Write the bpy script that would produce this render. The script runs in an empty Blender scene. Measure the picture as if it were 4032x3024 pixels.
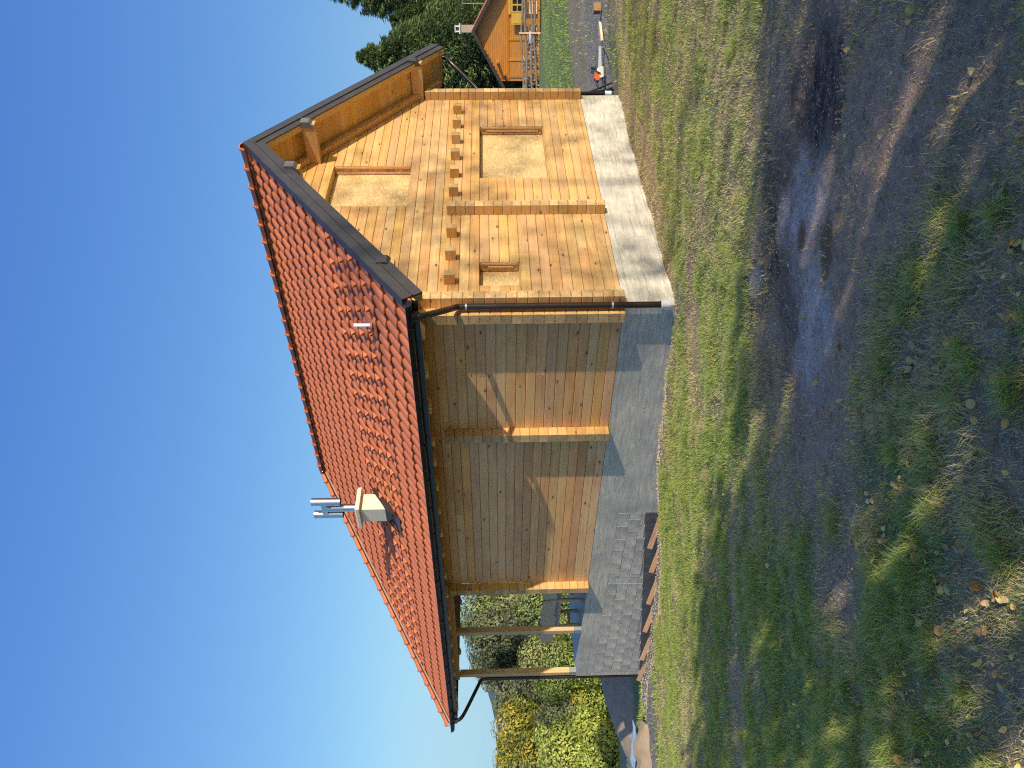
import bpy, bmesh, math, random
import numpy as np
from mathutils import Vector, Matrix, noise as mnoise
R = math.radians
random.seed(7); rng = np.random.default_rng(7)
sc = bpy.context.scene; col = sc.collection
# ------------------------------------------------------------------ camera, sky, sun, exposure
EYE = 1.6
cam_d = bpy.data.cameras.new('camera'); cam = bpy.data.objects.new('camera', cam_d); col.objects.link(cam); sc.camera = cam
roll, pitch = 1.48484529e-02, -2.52726227e-02
cr, sr, cp, sp = math.cos(roll), math.sin(roll), math.cos(pitch), math.sin(pitch)
fwd = Vector((0, cp, sp)); up = Vector((0, -sp, cp)); rt = Vector((1, 0, 0))
ix = -(cr*up + sr*rt); iy = -(cr*rt - sr*up)          # the phone was held turned: picture right = down
m = Matrix((ix, -iy, -fwd)).transposed().to_4x4(); m.translation = (0, 0, EYE)
cam.matrix_world = m
cam_d.sensor_width = 36; cam_d.lens = 36*3131.7/4032; cam_d.clip_start = .05; cam_d.clip_end = 6000
SUN_TRAVEL = Vector((-.61, .79, -.345)).normalized()
el = math.asin(-SUN_TRAVEL.z); az = math.atan2(-SUN_TRAVEL.x, -SUN_TRAVEL.y)
wd = bpy.data.worlds.new('World'); sc.world = wd; wd.use_nodes = True
sky = wd.node_tree.nodes.new('ShaderNodeTexSky'); sky.sky_type = 'NISHITA'; sky.sun_disc = False
sky.sun_elevation = el; sky.sun_rotation = az; sky.altitude = 400; sky.air_density = 1.0; sky.dust_density = 2.4; sky.ozone_density = 1.6
wn = wd.node_tree.nodes; wl = wd.node_tree.links
tcw = wn.new('ShaderNodeTexCoord'); sxw = wn.new('ShaderNodeSeparateXYZ'); mxw = wn.new('ShaderNodeMath'); cxw = wn.new('ShaderNodeCombineXYZ'); nmw = wn.new('ShaderNodeVectorMath')
mxw.operation = 'SMOOTH_MAX'; mxw.inputs[1].default_value = .07; mxw.inputs[2].default_value = .05; nmw.operation = 'NORMALIZE'      # keeps the pale band of the lowest degrees
wl.new(tcw.outputs['Generated'], sxw.inputs[0]); wl.new(sxw.outputs[0], cxw.inputs[0]); wl.new(sxw.outputs[1], cxw.inputs[1]); wl.new(sxw.outputs[2], mxw.inputs[0]); wl.new(mxw.outputs[0], cxw.inputs[2])
wl.new(cxw.outputs[0], nmw.inputs[0]); wl.new(nmw.outputs[0], sky.inputs[0])
sep_ = wn.new('ShaderNodeSeparateColor'); cmb_ = wn.new('ShaderNodeCombineColor'); wl.new(sky.outputs[0], sep_.inputs[0])
for q, (kq, gq) in enumerate(((.356, 1.06), (.614, .88), (1.63, .43))):      # the phone's tone curve for the sky, per channel
    pw = wn.new('ShaderNodeMath'); pw.operation = 'POWER'; wl.new(sep_.outputs[q], pw.inputs[0]); pw.inputs[1].default_value = gq
    ml = wn.new('ShaderNodeMath'); ml.operation = 'MULTIPLY'; wl.new(pw.outputs[0], ml.inputs[0]); ml.inputs[1].default_value = kq; wl.new(ml.outputs[0], cmb_.inputs[q])
wl.new(cmb_.outputs[0], wn['Background'].inputs[0])
wd.node_tree.nodes['Background'].inputs[1].default_value = .15
sl = bpy.data.lights.new('sun', 'SUN'); sl.energy = 2.95; sl.angle = R(.53); sl.color = (1, .90, .76)
so = bpy.data.objects.new('sun', sl); col.objects.link(so); so.rotation_euler = SUN_TRAVEL.to_track_quat('-Z', 'Y').to_euler()
sc.view_settings.view_transform = 'Standard'; sc.view_settings.look = 'None'; sc.view_settings.gamma = 1
sc.view_settings.exposure = .80; sc.view_settings.use_curve_mapping = False
sc.cycles.use_denoising = False; sc.cycles.filter_width = 1.15; sc.cycles.sample_clamp_indirect = 4; sc.cycles.max_bounces = 6; sc.cycles.diffuse_bounces = 3; sc.cycles.transparent_max_bounces = 6
# ------------------------------------------------------------------ helpers
A0 = 8.11554991e-01
dB = Vector((math.cos(A0), math.sin(A0), 0)); dA = Vector((-math.sin(A0), math.cos(A0), 0))
K0 = Vector((1.00289, 10.4, EYE)); HB = -2.45      # wall corner; h is measured from eye level
def W(a, b, h): return K0 + a*dA + b*dB + Vector((0, 0, h))
def tag(o, label=None, cat=None, group=None, kind=None):
    for k, v in (('label', label), ('category', cat), ('group', group), ('kind', kind)):
        if v: o[k] = v
    return o
def mesh_obj(name, me, parent=None, mats=()):
    o = bpy.data.objects.new(name, me); col.objects.link(o)
    for mm in mats:
        if mm.name not in [x.name for x in me.materials if x]: me.materials.append(mm)
    if parent: o.parent = parent
    return o
def empty(name, loc, rz=0):
    o = bpy.data.objects.new(name, None); col.objects.link(o); o.location = loc; o.rotation_euler = (0, 0, rz); o.empty_display_size = .2
    return o
class MB:
    def __init__(s): s.v = []; s.f = []; s.m = []; s.sm = []
    def add(s, vs, fs, mi=0, smooth=False):
        n = len(s.v); s.v += [tuple(v) for v in vs]
        for f in fs: s.f.append(tuple(i+n for i in f)); s.m.append(mi); s.sm.append(smooth)
    def box(s, x0, x1, y0, y1, z0, z1, mi=0):
        s.add([(x0,y0,z0),(x1,y0,z0),(x1,y1,z0),(x0,y1,z0),(x0,y0,z1),(x1,y0,z1),(x1,y1,z1),(x0,y1,z1)],
              [(0,3,2,1),(4,5,6,7),(0,1,5,4),(1,2,6,5),(2,3,7,6),(3,0,4,7)], mi)
    def prism(s, poly, d, mi=0):
        """poly: list of 3d points (one planar face), d: extrusion vector"""
        n = len(poly); P = [Vector(p) for p in poly]; d = Vector(d)
        s.add(P + [p + d for p in P], [tuple(range(n))[::-1], tuple(range(n, 2*n))] + [(i, (i+1) % n, n+(i+1) % n, n+i) for i in range(n)], mi)
    def tube(s, pts, r, seg=10, mi=0, caps=True, smooth=True):
        P = [Vector(p) for p in pts]; rr = r if hasattr(r, '__len__') else [r]*len(P)
        vs = []; prev = None
        for i, p in enumerate(P):
            t = (P[min(i+1, len(P)-1)] - P[max(i-1, 0)]).normalized()
            if prev is None: u = t.orthogonal().normalized()
            else:
                u = prev - t*prev.dot(t); u = u.normalized() if u.length > 1e-6 else t.orthogonal().normalized()
            prev = u; w = t.cross(u)
            for k in range(seg):
                an = 2*math.pi*k/seg; vs.append(p + (u*math.cos(an) + w*math.sin(an))*rr[i])
        fs = [(i*seg+k, i*seg+(k+1) % seg, (i+1)*seg+(k+1) % seg, (i+1)*seg+k) for i in range(len(P)-1) for k in range(seg)]
        s.add(vs, fs, mi, smooth)
        if caps:
            s.add(vs[:seg], [tuple(range(seg))[::-1]], mi); s.add(vs[-seg:], [tuple(range(seg))], mi)
    def mesh(s, name):
        me = bpy.data.meshes.new(name); me.from_pydata(s.v, [], s.f)
        me.polygons.foreach_set('material_index', s.m); me.polygons.foreach_set('use_smooth', s.sm); me.update()
        return me
    def build(s, name, mats, parent=None, fix=True):
        me = s.mesh(name)
        if fix:
            bm = bmesh.new(); bm.from_mesh(me); bmesh.ops.recalc_face_normals(bm, faces=bm.faces); bm.to_mesh(me); bm.free()
        return mesh_obj(name, me, parent, mats if isinstance(mats, (list, tuple)) else [mats])
def bezier(pts, n=8):
    """Catmull-Rom through points"""
    P = [Vector(p) for p in pts]; P = [2*P[0]-P[1]] + P + [2*P[-1]-P[-2]]; out = []
    for i in range(1, len(P)-2):
        for k in range(n):
            t = k/n; a, b, c, d = P[i-1:i+3]
            out.append(.5*((2*b) + (c-a)*t + (2*a-5*b+4*c-d)*t*t + (-a+3*b-3*c+d)*t**3))
    out.append(P[-2]); return out
# ------------------------------------------------------------------ materials
class N:
    def __init__(s, name):
        s.m = bpy.data.materials.new(name); s.m.use_nodes = True; s.t = s.m.node_tree; s.b = s.t.nodes['Principled BSDF']
    def n(s, typ, ins=None, **kw):
        nd = s.t.nodes.new(typ)
        for k, v in kw.items(): setattr(nd, k, v)
        for k, v in (ins or {}).items():
            if isinstance(v, bpy.types.NodeSocket): s.t.links.new(v, nd.inputs[k])
            else: nd.inputs[k].default_value = v
        return nd
    def link(s, a, b): s.t.links.new(a, b)
    def math(s, op, a, b=None, c=None, clamp=False):
        nd = s.n('ShaderNodeMath', operation=op, use_clamp=clamp)
        for i, v in enumerate((a, b, c)):
            if v is None: continue
            if isinstance(v, bpy.types.NodeSocket): s.link(v, nd.inputs[i])
            else: nd.inputs[i].default_value = v
        return nd.outputs[0]
    def vmath(s, op, a, b=None):
        nd = s.n('ShaderNodeVectorMath', operation=op)
        for i, v in enumerate((a, b)):
            if v is None: continue
            if isinstance(v, bpy.types.NodeSocket): s.link(v, nd.inputs[i])
            else: nd.inputs[i].default_value = v
        return nd.outputs[0]
    def noise(s, vec, scale, detail=3, rough=.55, out='Fac', dist=0):
        return s.n('ShaderNodeTexNoise', {'Vector': vec, 'Scale': scale, 'Detail': detail, 'Roughness': rough, 'Distortion': dist}).outputs[out]
    def ramp(s, fac, stops, interp='LINEAR'):
        nd = s.n('ShaderNodeValToRGB', {'Fac': fac}); r = nd.color_ramp; r.interpolation = interp
        while len(r.elements) < len(stops): r.elements.new(.5)
        for e, (p, c) in zip(r.elements, stops): e.position = p; e.color = (*c, 1) if len(c) == 3 else c
        return nd.outputs[0]
    def mix(s, fac, a, b, blend='MIX'):
        nd = s.n('ShaderNodeMix', data_type='RGBA', blend_type=blend)
        for k, v in ((0, fac), (6, a), (7, b)):
            if isinstance(v, bpy.types.NodeSocket): s.link(v, nd.inputs[k])
            else: nd.inputs[k].default_value = (*v, 1) if isinstance(v, tuple) and len(v) == 3 else v
        return nd.outputs[2]
    def maprange(s, v, a, b, c=0, d=1):
        return s.n('ShaderNodeMapRange', {0: v, 1: a, 2: b, 3: c, 4: d}).outputs[0]
    def bump(s, h, strength=.3, dist=.01, normal=None):
        nd = s.n('ShaderNodeBump', {'Height': h, 'Strength': strength, 'Distance': dist})
        if normal: s.link(normal, nd.inputs['Normal'])
        s.link(nd.outputs[0], s.b.inputs['Normal']); return nd.outputs[0]
    def set(s, color=None, rough=None, **kw):
        for k, v in ((('Base Color'), color), ('Roughness', rough)):
            if v is None: continue
            if isinstance(v, bpy.types.NodeSocket): s.link(v, s.b.inputs[k])
            else: s.b.inputs[k].default_value = (*v, 1) if isinstance(v, tuple) and len(v) == 3 else v
        for k, v in kw.items():
            k = k.replace('_', ' ')
            if isinstance(v, bpy.types.NodeSocket): s.link(v, s.b.inputs[k])
            else: s.b.inputs[k].default_value = v
        return s.m

def wood(name, c_light, c_dark, vary=.5, knots=1.0, gloss=.55, red=(.45,.13,.03), redamt=.35, axis=0):
    n = N(name); tc = n.n('ShaderNodeTexCoord').outputs['Object']; oi = n.n('ShaderNodeObjectInfo').outputs['Random']
    off = n.n('ShaderNodeCombineXYZ', {0: n.math('MULTIPLY', oi, 91.7), 1: n.math('MULTIPLY', oi, 57.3), 2: n.math('MULTIPLY', oi, 33.1)}).outputs[0]
    v = n.vmath('ADD', tc, off)
    sc3 = [9, 9, 9]; sc3[axis] = .55
    vs = n.vmath('MULTIPLY', v, tuple(sc3))
    g1 = n.noise(vs, 2.2, 4, .6, dist=.6); sc4 = [60, 60, 60]; sc4[axis] = 1.6
    g2 = n.noise(n.vmath('MULTIPLY', v, tuple(sc4)), 1.5, 3, .6)
    base = n.mix(n.maprange(g1, .32, .68), c_dark, c_light)
    base = n.mix(n.math('MULTIPLY', n.maprange(g2, .45, .75), .35), base, tuple(x*.62 for x in c_dark))
    # each log has its own tone
    r2 = n.math('FRACT', n.math('MULTIPLY', oi, 7.13)); r3 = n.math('FRACT', n.math('MULTIPLY', oi, 13.7))
    hsv = n.n('ShaderNodeHueSaturation', {'Hue': n.maprange(r3, 0, 1, .492, .508), 'Saturation': n.maprange(r2, 0, 1, 1-.22*vary, 1+.16*vary), 'Value': n.maprange(oi, 0, 1, 1-.34*vary, 1+.2*vary), 'Color': base}).outputs[0]
    big = n.noise(n.vmath('MULTIPLY', v, (1.3, 1.3, 1.3)), 1.0, 3, .5)
    base = n.mix(n.math('MULTIPLY', n.maprange(big, .52, .72), redamt), hsv, red)
    # knots: stretched cells
    kv = [6.4, 6.4, 6.4]; kv[axis] = 2.7
    vor = n.n('ShaderNodeTexVoronoi', {'Vector': n.vmath('MULTIPLY', v, tuple(kv)), 'Scale': 1.0, 'Randomness': 1.0}, feature='F1')
    pick = n.n('ShaderNodeSeparateColor', {0: vor.outputs['Color']}).outputs[0]
    on = n.math('GREATER_THAN', pick, 1 - .42*knots)
    kk = n.math('MULTIPLY', n.maprange(vor.outputs['Distance'], .07, .11, 1, 0), on)
    halo = n.math('MULTIPLY', n.maprange(vor.outputs['Distance'], .08, .24, 1, 0), on)
    base = n.mix(n.math('MULTIPLY', halo, .45), base, tuple(x*.7 for x in c_dark))
    base = n.mix(n.math('MULTIPLY', kk, .85), base, (.075, .025, .008))
    n.bump(n.math('ADD', g2, n.math('MULTIPLY', kk, .6)), .22, .004)
    return n.set(base, n.maprange(g1, 0, 1, gloss-.08, gloss+.12))
def endgrain(name, c1, c2):
    n = N(name); tc = n.n('ShaderNodeTexCoord').outputs['Object']; oi = n.n('ShaderNodeObjectInfo').outputs['Random']
    off = n.n('ShaderNodeCombineXYZ', {0: n.math('MULTIPLY', oi, 9.7), 1: n.math('MULTIPLY', n.math('SUBTRACT', oi, .5), .05), 2: n.math('MULTIPLY', n.math('SUBTRACT', n.math('FRACT', n.math('MULTIPLY', oi, 5.3)), .5), .05)}).outputs[0]
    v = n.vmath('ADD', tc, off); v2 = n.vmath('MULTIPLY', v, (0, 1, 1))
    ln = n.n('ShaderNodeVectorMath', {0: v2}, operation='LENGTH').outputs['Value']
    ns = n.noise(v, 14, 3); rings = n.math('SINE', n.math('ADD', n.math('MULTIPLY', ln, 620), n.math('MULTIPLY', ns, 9)))
    sep = n.n('ShaderNodeSeparateXYZ', {0: v2}); ang = n.math('ARCTAN2', sep.outputs[1], sep.outputs[2])
    cv = n.n('ShaderNodeCombineXYZ', {0: n.math('MULTIPLY', ang, 2.6), 1: n.math('MULTIPLY', ln, 7), 2: n.math('MULTIPLY', oi, 40)}).outputs[0]
    crk = n.noise(cv, 2.4, 4, .7)
    c = n.mix(n.maprange(ns, .3, .7), c1, c2); c = n.mix(n.maprange(rings, -1, 1, 0, .28), c, tuple(x*.45 for x in c2))
    c = n.mix(n.math('MULTIPLY', n.maprange(crk, .58, .68), .6), c, (.10, .045, .015))
    hs = n.n('ShaderNodeHueSaturation', {'Saturation': .95, 'Value': n.maprange(n.math('FRACT', n.math('MULTIPLY', oi, 3.7)), 0, 1, .72, 1.15), 'Color': c}).outputs[0]
    n.bump(crk, .3, .004); return n.set(hs, .75)
def plain(name, color, rough=.6, var=.15, scale=6, metallic=0., bump=.0, bscale=40):
    n = N(name); tc = n.n('ShaderNodeTexCoord').outputs['Object']
    ns = n.noise(tc, scale, 5, .6)
    c = n.mix(n.maprange(ns, .3, .7), tuple(x*(1-var) for x in color), tuple(min(1, x*(1+var)) for x in color))
    if bump: n.bump(n.noise(tc, bscale, 4), bump, .01)
    return n.set(c, n.maprange(ns, .3, .7, rough*.88, min(1, rough*1.12)), Metallic=metallic)
M = {}
M['log'] = wood('spruce_log', (.68, .42, .165), (.56, .31, .10), .38, 1.9, redamt=.16)
M['log_e'] = wood('spruce_log_knotty', (.88, .50, .19), (.72, .36, .12), .42, 2.6, red=(.52,.17,.05), redamt=.5)
M['end'] = endgrain('log_end_grain', (.74, .50, .21), (.56, .32, .11))
M['beam'] = wood('beam_wood', (.66, .38, .13), (.56, .29, .08), .5, .4, redamt=.05)
M['soffit'] = wood('soffit_boards', (.78, .49, .14), (.64, .35, .08), .4, 1.8, redamt=0)
M['post'] = wood('post_wood', (.76, .54, .27), (.62, .40, .18), .3, .9, redamt=0)
M['rustic'] = wood('weathered_wood', (.66, .52, .34), (.46, .33, .20), .6, .3, redamt=0)
M['cabin'] = wood('varnished_cladding', (.62, .26, .022), (.50, .185, .014), .5, .5, gloss=.4, redamt=0)
M['shutter'] = plain('yellow_varnished_wood', (.70, .42, .07), .4, .1)
M['trim'] = plain('brown_sheet_metal', (.075, .062, .054), .42, .12, 3, .35)
M['gutter'] = plain('dark_gutter_metal', (.012, .011, .013), .3, .15, 4, .3)
M['pipe'] = plain('dark_brown_pipe', (.028, .018, .015), .28, .15, 4, .25)
M['steel'] = plain('brushed_steel', (.55, .54, .54), .3, .12, 9, 1.0)
M['galv'] = plain('galvanised_steel', (.40, .42, .43), .5, .15, 30, .7)
M['cap'] = plain('grey_lead_cap', (.16, .155, .16), .55, .1, 8, .2)
M['flash'] = plain('brown_flashing', (.10, .065, .05), .25, .15, 5, .6)
M['pvc'] = plain('white_plastic_pipe', (.72, .72, .70), .4, .05)
M['stucco'] = plain('cream_render', (.66, .61, .45), .8, .04, 20, 0, .15, 120)
M['mortar'] = plain('ridge_mortar', (.42, .25, .18), .9, .2, 30, 0, .5, 60)
M['white'] = plain('white_paint', (.78, .78, .76), .5, .04)
M['dark'] = plain('dark_interior', (.02, .018, .016), .8, .1)
M['bitumen'] = plain('damp_footing', (.12, .11, .10), .8, .35, 8, 0, .5, 30)
M['orange'] = plain('orange_plastic', (.75, .11, .015), .35, .05)
M['black'] = plain('black_plastic', (.012, .012, .013), .4, .1)
M['offwhite'] = plain('offwhite_plastic', (.60, .58, .50), .4, .05)
M['card'] = plain('cardboard', (.30, .17, .07), .85, .1)
M['tarp'] = plain('grey_blue_sheet', (.42, .48, .52), .5, .15, 4, 0, .4, 8)
M['edge'] = wood('edging_board', (.84, .50, .26), (.72, .38, .17), .5, .4, redamt=.3)
M['sand'] = plain('tan_sand', (.36, .27, .175), .95, .18, 5, 0, .7, 25)
M['stone'] = plain('limestone_chips', (.46, .39, .29), .9, .3, 2.0, 0, .3, 20)
M['bark'] = plain('grey_bark', (.16, .13, .10), .9, .3, 8, 0, .6, 25)
M['birch'] = plain('pale_bark', (.50, .45, .38), .8, .25, 6)
M['poles'] = plain('peeled_pole', (.15, .13, .11), .85, .4, 5)
M['split'] = wood('split_firewood', (.82, .70, .52), (.60, .42, .26), 1.2, .1, redamt=.2)
def m_glass():
    n = N('window_glass'); return n.set((.02, .022, .025), .08, IOR=1.5)
M['glass'] = m_glass()
def m_brick():
    n = N('chimney_brick'); tc = n.n('ShaderNodeTexCoord').outputs['Object']
    b = n.n('ShaderNodeTexBrick', {'Vector': n.vmath('MULTIPLY', tc, (1, 1, 1)), 'Color1': (.40, .19, .12, 1), 'Color2': (.34, .14, .08, 1), 'Mortar': (.45, .37, .3, 1), 'Scale': 4.0, 'Mortar Size': .02})
    return n.set(b.outputs[0], .85)
M['brick'] = m_brick()
def m_osb():
    n = N('osb_flakes'); tc = n.n('ShaderNodeTexCoord').outputs['Object']
    cols = None
    w = n.noise(tc, 9, 3, out='Color'); v0 = n.vmath('ADD', tc, n.vmath('MULTIPLY', n.vmath('SUBTRACT', w, (.5, .5, .5)), (.06, .06, .06)))
    outc = (.60, .40, .17)
    for i, (ang, s1) in enumerate(((.4, 1), (1.5, 1.15), (2.5, .9), (3.4, 1.05))):
        mp = n.n('ShaderNodeMapping', {'Vector': v0, 'Rotation': (0, 0, 0), 'Scale': (1, 1, 1)})
        mp.inputs['Rotation'].default_value = (0, ang, 0); mp.inputs['Scale'].default_value = (16*s1, 1, 48*s1); mp.inputs['Location'].default_value = (i*3.3, 0, i*1.7)
        vo = n.n('ShaderNodeTexVoronoi', {'Vector': mp.outputs[0], 'Scale': 1.0}, feature='F1')
        r = n.n('ShaderNodeSeparateColor', {0: vo.outputs['Color']})
        flake = n.ramp(r.outputs[1], [(0, (.56, .36, .14)), (.35, (.66, .46, .21)), (.75, (.76, .57, .30)), (1, (.54, .35, .14))])
        m_ = n.math('MULTIPLY', n.math('GREATER_THAN', r.outputs[0], .42 if i else -1), n.maprange(vo.outputs['Distance'], .42, .52, 1, 0) if i else 1.0)
        outc = n.mix(m_, outc, flake)
        edge = n.math('MULTIPLY', n.maprange(vo.outputs['Distance'], .38, .46), n.math('MULTIPLY', n.maprange(vo.outputs['Distance'], .46, .54, 1, 0), n.math('GREATER_THAN', r.outputs[0], .55)))
        outc = n.mix(n.math('MULTIPLY', edge, .5), outc, (.20, .09, .025))
    return n.set(outc, .6)
M['osb'] = m_osb()
def m_tile():
    n = N('clay_roof_tile'); tc = n.n('ShaderNodeTexCoord').outputs['Object']; oi = n.n('ShaderNodeObjectInfo').outputs['Random']; g = n.n('ShaderNodeNewGeometry').outputs['Position']
    c = n.mix(n.noise(g, 3.1, 4), (.47, .135, .048), (.55, .170, .062))
    c = n.mix(n.math('MULTIPLY', n.maprange(n.noise(n.vmath('MULTIPLY', g, (1, 1, 1)), 9, 4, .7), .55, .75), .35), c, (.36, .16, .11))
    hs = n.n('ShaderNodeHueSaturation', {'Value': n.maprange(oi, 0, 1, .88, 1.1), 'Saturation': 1.0, 'Color': c}).outputs[0]
    n.bump(n.noise(g, 60, 3), .08, .004)
    return n.set(hs, n.maprange(n.noise(g, 5, 3), .3, .7, .42, .60))
M['tile'] = m_tile()
def m_concrete(name, blocks=False):
    n = N(name); g = n.n('ShaderNodeTexCoord').outputs['Object']; oi = n.n('ShaderNodeObjectInfo').outputs['Random']
    a = n.noise(g, 1.1, 6, .65); st = n.noise(n.vmath('MULTIPLY', g, (2.2, 2.2, 16)), 1.4, 5, .65, dist=.4); fine = n.noise(g, 38, 5, .7)
    vst = n.noise(n.vmath('MULTIPLY', g, (11, 11, 1.0)), 1.3, 3, .6)
    c = n.mix(n.maprange(st, .34, .66), (.48, .435, .35), (.76, .69, .55))
    c = n.mix(n.math('MULTIPLY', n.maprange(a, .42, .66), .55), c, (.29, .28, .255))
    c = n.mix(n.math('MULTIPLY', n.maprange(fine, .5, .72), .3), c, (.20, .19, .17))
    c = n.mix(n.math('MULTIPLY', n.maprange(vst, .66, .72), .5), c, (.58, .57, .53))
    if not blocks:   # board-mark lines of the formwork
        sep = n.n('ShaderNodeSeparateXYZ', {0: g}); z = n.math('ADD', sep.outputs[2], n.math('MULTIPLY', n.noise(n.vmath('MULTIPLY', g, (1.5, 1.5, 1)), 1, 3), .05))
        fr = n.math('ABSOLUTE', n.math('SUBTRACT', n.math('FRACT', n.math('MULTIPLY', z, 7.1)), .5))
        ln = n.math('MULTIPLY', n.maprange(fr, .03, .0, 0, 1), n.maprange(n.noise(n.vmath('MULTIPLY', g, (1.2, 1.2, 9)), 1, 3), .42, .6))
        c = n.mix(n.math('MULTIPLY', ln, .6), c, (.11, .105, .095))
        h = n.math('ADD', n.math('MULTIPLY', fine, .6), n.math('MULTIPLY', ln, -1.0))
    else:
        h = n.math('ADD', fine, n.math('MULTIPLY', st, .8))
        c = n.n('ShaderNodeHueSaturation', {'Value': n.maprange(oi, 0, 1, .86, 1.12), 'Color': c}).outputs[0]
    n.bump(h, .5, .012)
    return n.set(c, .9)
M['conc'] = m_concrete('board_marked_concrete'); M['block'] = m_concrete('concrete_block_face', True)
def m_slab():
    n = N('smooth_slab'); g = n.n('ShaderNodeTexCoord').outputs['Object']
    c = n.mix(n.noise(g, 2, 5), (.24, .24, .24), (.36, .36, .355)); return n.set(c, .45)
M['slab'] = m_slab()
def m_leafmat(name, cols, rough=.55, trans=.2):
    n = N(name); at = n.n('ShaderNodeAttribute', attribute_name='tint')
    c = n.ramp(at.outputs['Fac'], cols); n.set(c, rough)
    t = n.n('ShaderNodeBsdfTranslucent', {'Color': c}); mx = n.n('ShaderNodeMixShader', {0: trans, 1: n.b.outputs[0], 2: t.outputs[0]})
    n.link(mx.outputs[0], n.t.nodes['Material Output'].inputs[0]); return n.m
M['grass'] = m_leafmat('grass_blade', [(0, (.80, .64, .38)), (.3, (.60, .50, .24)), (.5, (.42, .48, .11)), (.8, (.28, .39, .075)), (1, (.50, .58, .13))], .5, .35)
M['fol_y'] = m_leafmat('foliage_yellow_green', [(0, (.10, .12, .02)), (.4, (.22, .24, .035)), (.8, (.38, .34, .04)), (1, (.50, .36, .05))])
M['fol_g'] = m_leafmat('foliage_mid_green', [(0, (.06, .09, .022)), (.5, (.20, .25, .07)), (.85, (.32, .35, .10)), (1, (.42, .36, .08))])
M['fol_w'] = m_leafmat('foliage_grey_green', [(0, (.08, .10, .045)), (.5, (.18, .20, .09)), (.85, (.26, .27, .12)), (1, (.32, .29, .10))])
M['fol_b'] = m_leafmat('foliage_bright', [(0, (.10, .15, .03)), (.4, (.27, .35, .06)), (.8, (.44, .49, .09)), (1, (.56, .52, .10))])
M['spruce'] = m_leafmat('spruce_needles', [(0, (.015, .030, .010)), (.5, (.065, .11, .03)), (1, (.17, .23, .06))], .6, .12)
def m_fallen():
    n = N('dry_leaf'); oi = n.n('ShaderNodeObjectInfo').outputs['Random']; tc = n.n('ShaderNodeTexCoord').outputs['Object']
    c = n.ramp(oi, [(0, (.42, .19, .05)), (.2, (.60, .36, .09)), (.45, (.70, .52, .17)), (.7, (.62, .52, .13)), (.85, (.66, .56, .28)), (1, (.34, .14, .05))])
    c = n.mix(n.math('MULTIPLY', n.noise(tc, 60, 3), .5), c, (.20, .10, .03))
    return n.set(c, .6)
M['leaf'] = m_fallen()
M['litter'] = m_leafmat('leaf_litter', [(0, (.30, .13, .04)), (.4, (.56, .32, .09)), (.8, (.68, .50, .17)), (1, (.74, .58, .26))], .6, .1)
# ------------------------------------------------------------------ terrain
CP = np.array([(0,0,0),(-3,2,-.15),(3,2,0),(-7,4,-.42),(7,4,-.15),(0,5,-.37),(1,10.3,-.84),(5.6,14.8,-.87),(3.3,12.6,-.84),(-.3,11.5,-.90),(-1.4,12.6,-1.02),(-2.4,13.6,-1.22),(-4.5,15.6,-1.45),(-6.5,17.4,-1.62),
(7.5,16.5,-.86),(10.5,23,-.87),(17,38,-.9),(20,50,-1.75),(5,50,-1.9),(25,20,-.7),(12,8,-.35),(-8.5,19.5,-1.95),(-10,22,-2.1),(-12,26,-2.55),(-13,33,-3.4),(-18,41,-4.8),(-12,38,-4.3),(-24,46,-5.6),(-3,28,-2.3),(-15,16,-1.7),(-12,8,-.95),(-25,25,-2.7),(-35,50,-5.5),
(0,-30,1),(-30,-20,0),(30,-20,1),(60,60,-2),(0,90,-5),(-70,90,-9),(80,100,-4)], float)
def _tps():
    n = len(CP); P = CP[:, :2]; d = np.linalg.norm(P[:, None]-P[None], axis=2)
    A = np.zeros((n+3, n+3)); A[:n, :n] = np.where(d > 0, d*d*np.log(d+1e-12), 0)+np.eye(n)*.3; A[:n, n] = 1; A[:n, n+1:] = P; A[n, :n] = 1; A[n+1:, :n] = P.T
    return np.linalg.solve(A, np.r_[CP[:, 2], 0, 0, 0])
TW = _tps()
def sstep(x, a, b):
    t = np.clip((x-a)/(b-a), 0, 1); return t*t*(3-2*t)
PERM = rng.permutation(512); PERM = np.r_[PERM, PERM]; RV = rng.random(512)
def vnoise(x, y):
    xi = np.floor(x).astype(int); yi = np.floor(y).astype(int); fx = x-xi; fy = y-yi; fx = fx*fx*(3-2*fx); fy = fy*fy*(3-2*fy)
    h = lambda i, j: RV[PERM[(PERM[i & 511]+j) & 511]]
    return (h(xi, yi)*(1-fx)+h(xi+1, yi)*fx)*(1-fy)+(h(xi, yi+1)*(1-fx)+h(xi+1, yi+1)*fx)*fy
def fbm(x, y, s, o=4):
    r = 0; a = .5; t = 0
    for k in range(o): r = r+a*vnoise(x*s+17.3*k, y*s+5.1*k); t += a; a *= .5; s *= 2.03
    return r/t
def house_ab(X, Y):
    dx = X-K0.x; dy = Y-K0.y
    return dx*dA.x+dy*dA.y, dx*dB.x+dy*dB.y
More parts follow.
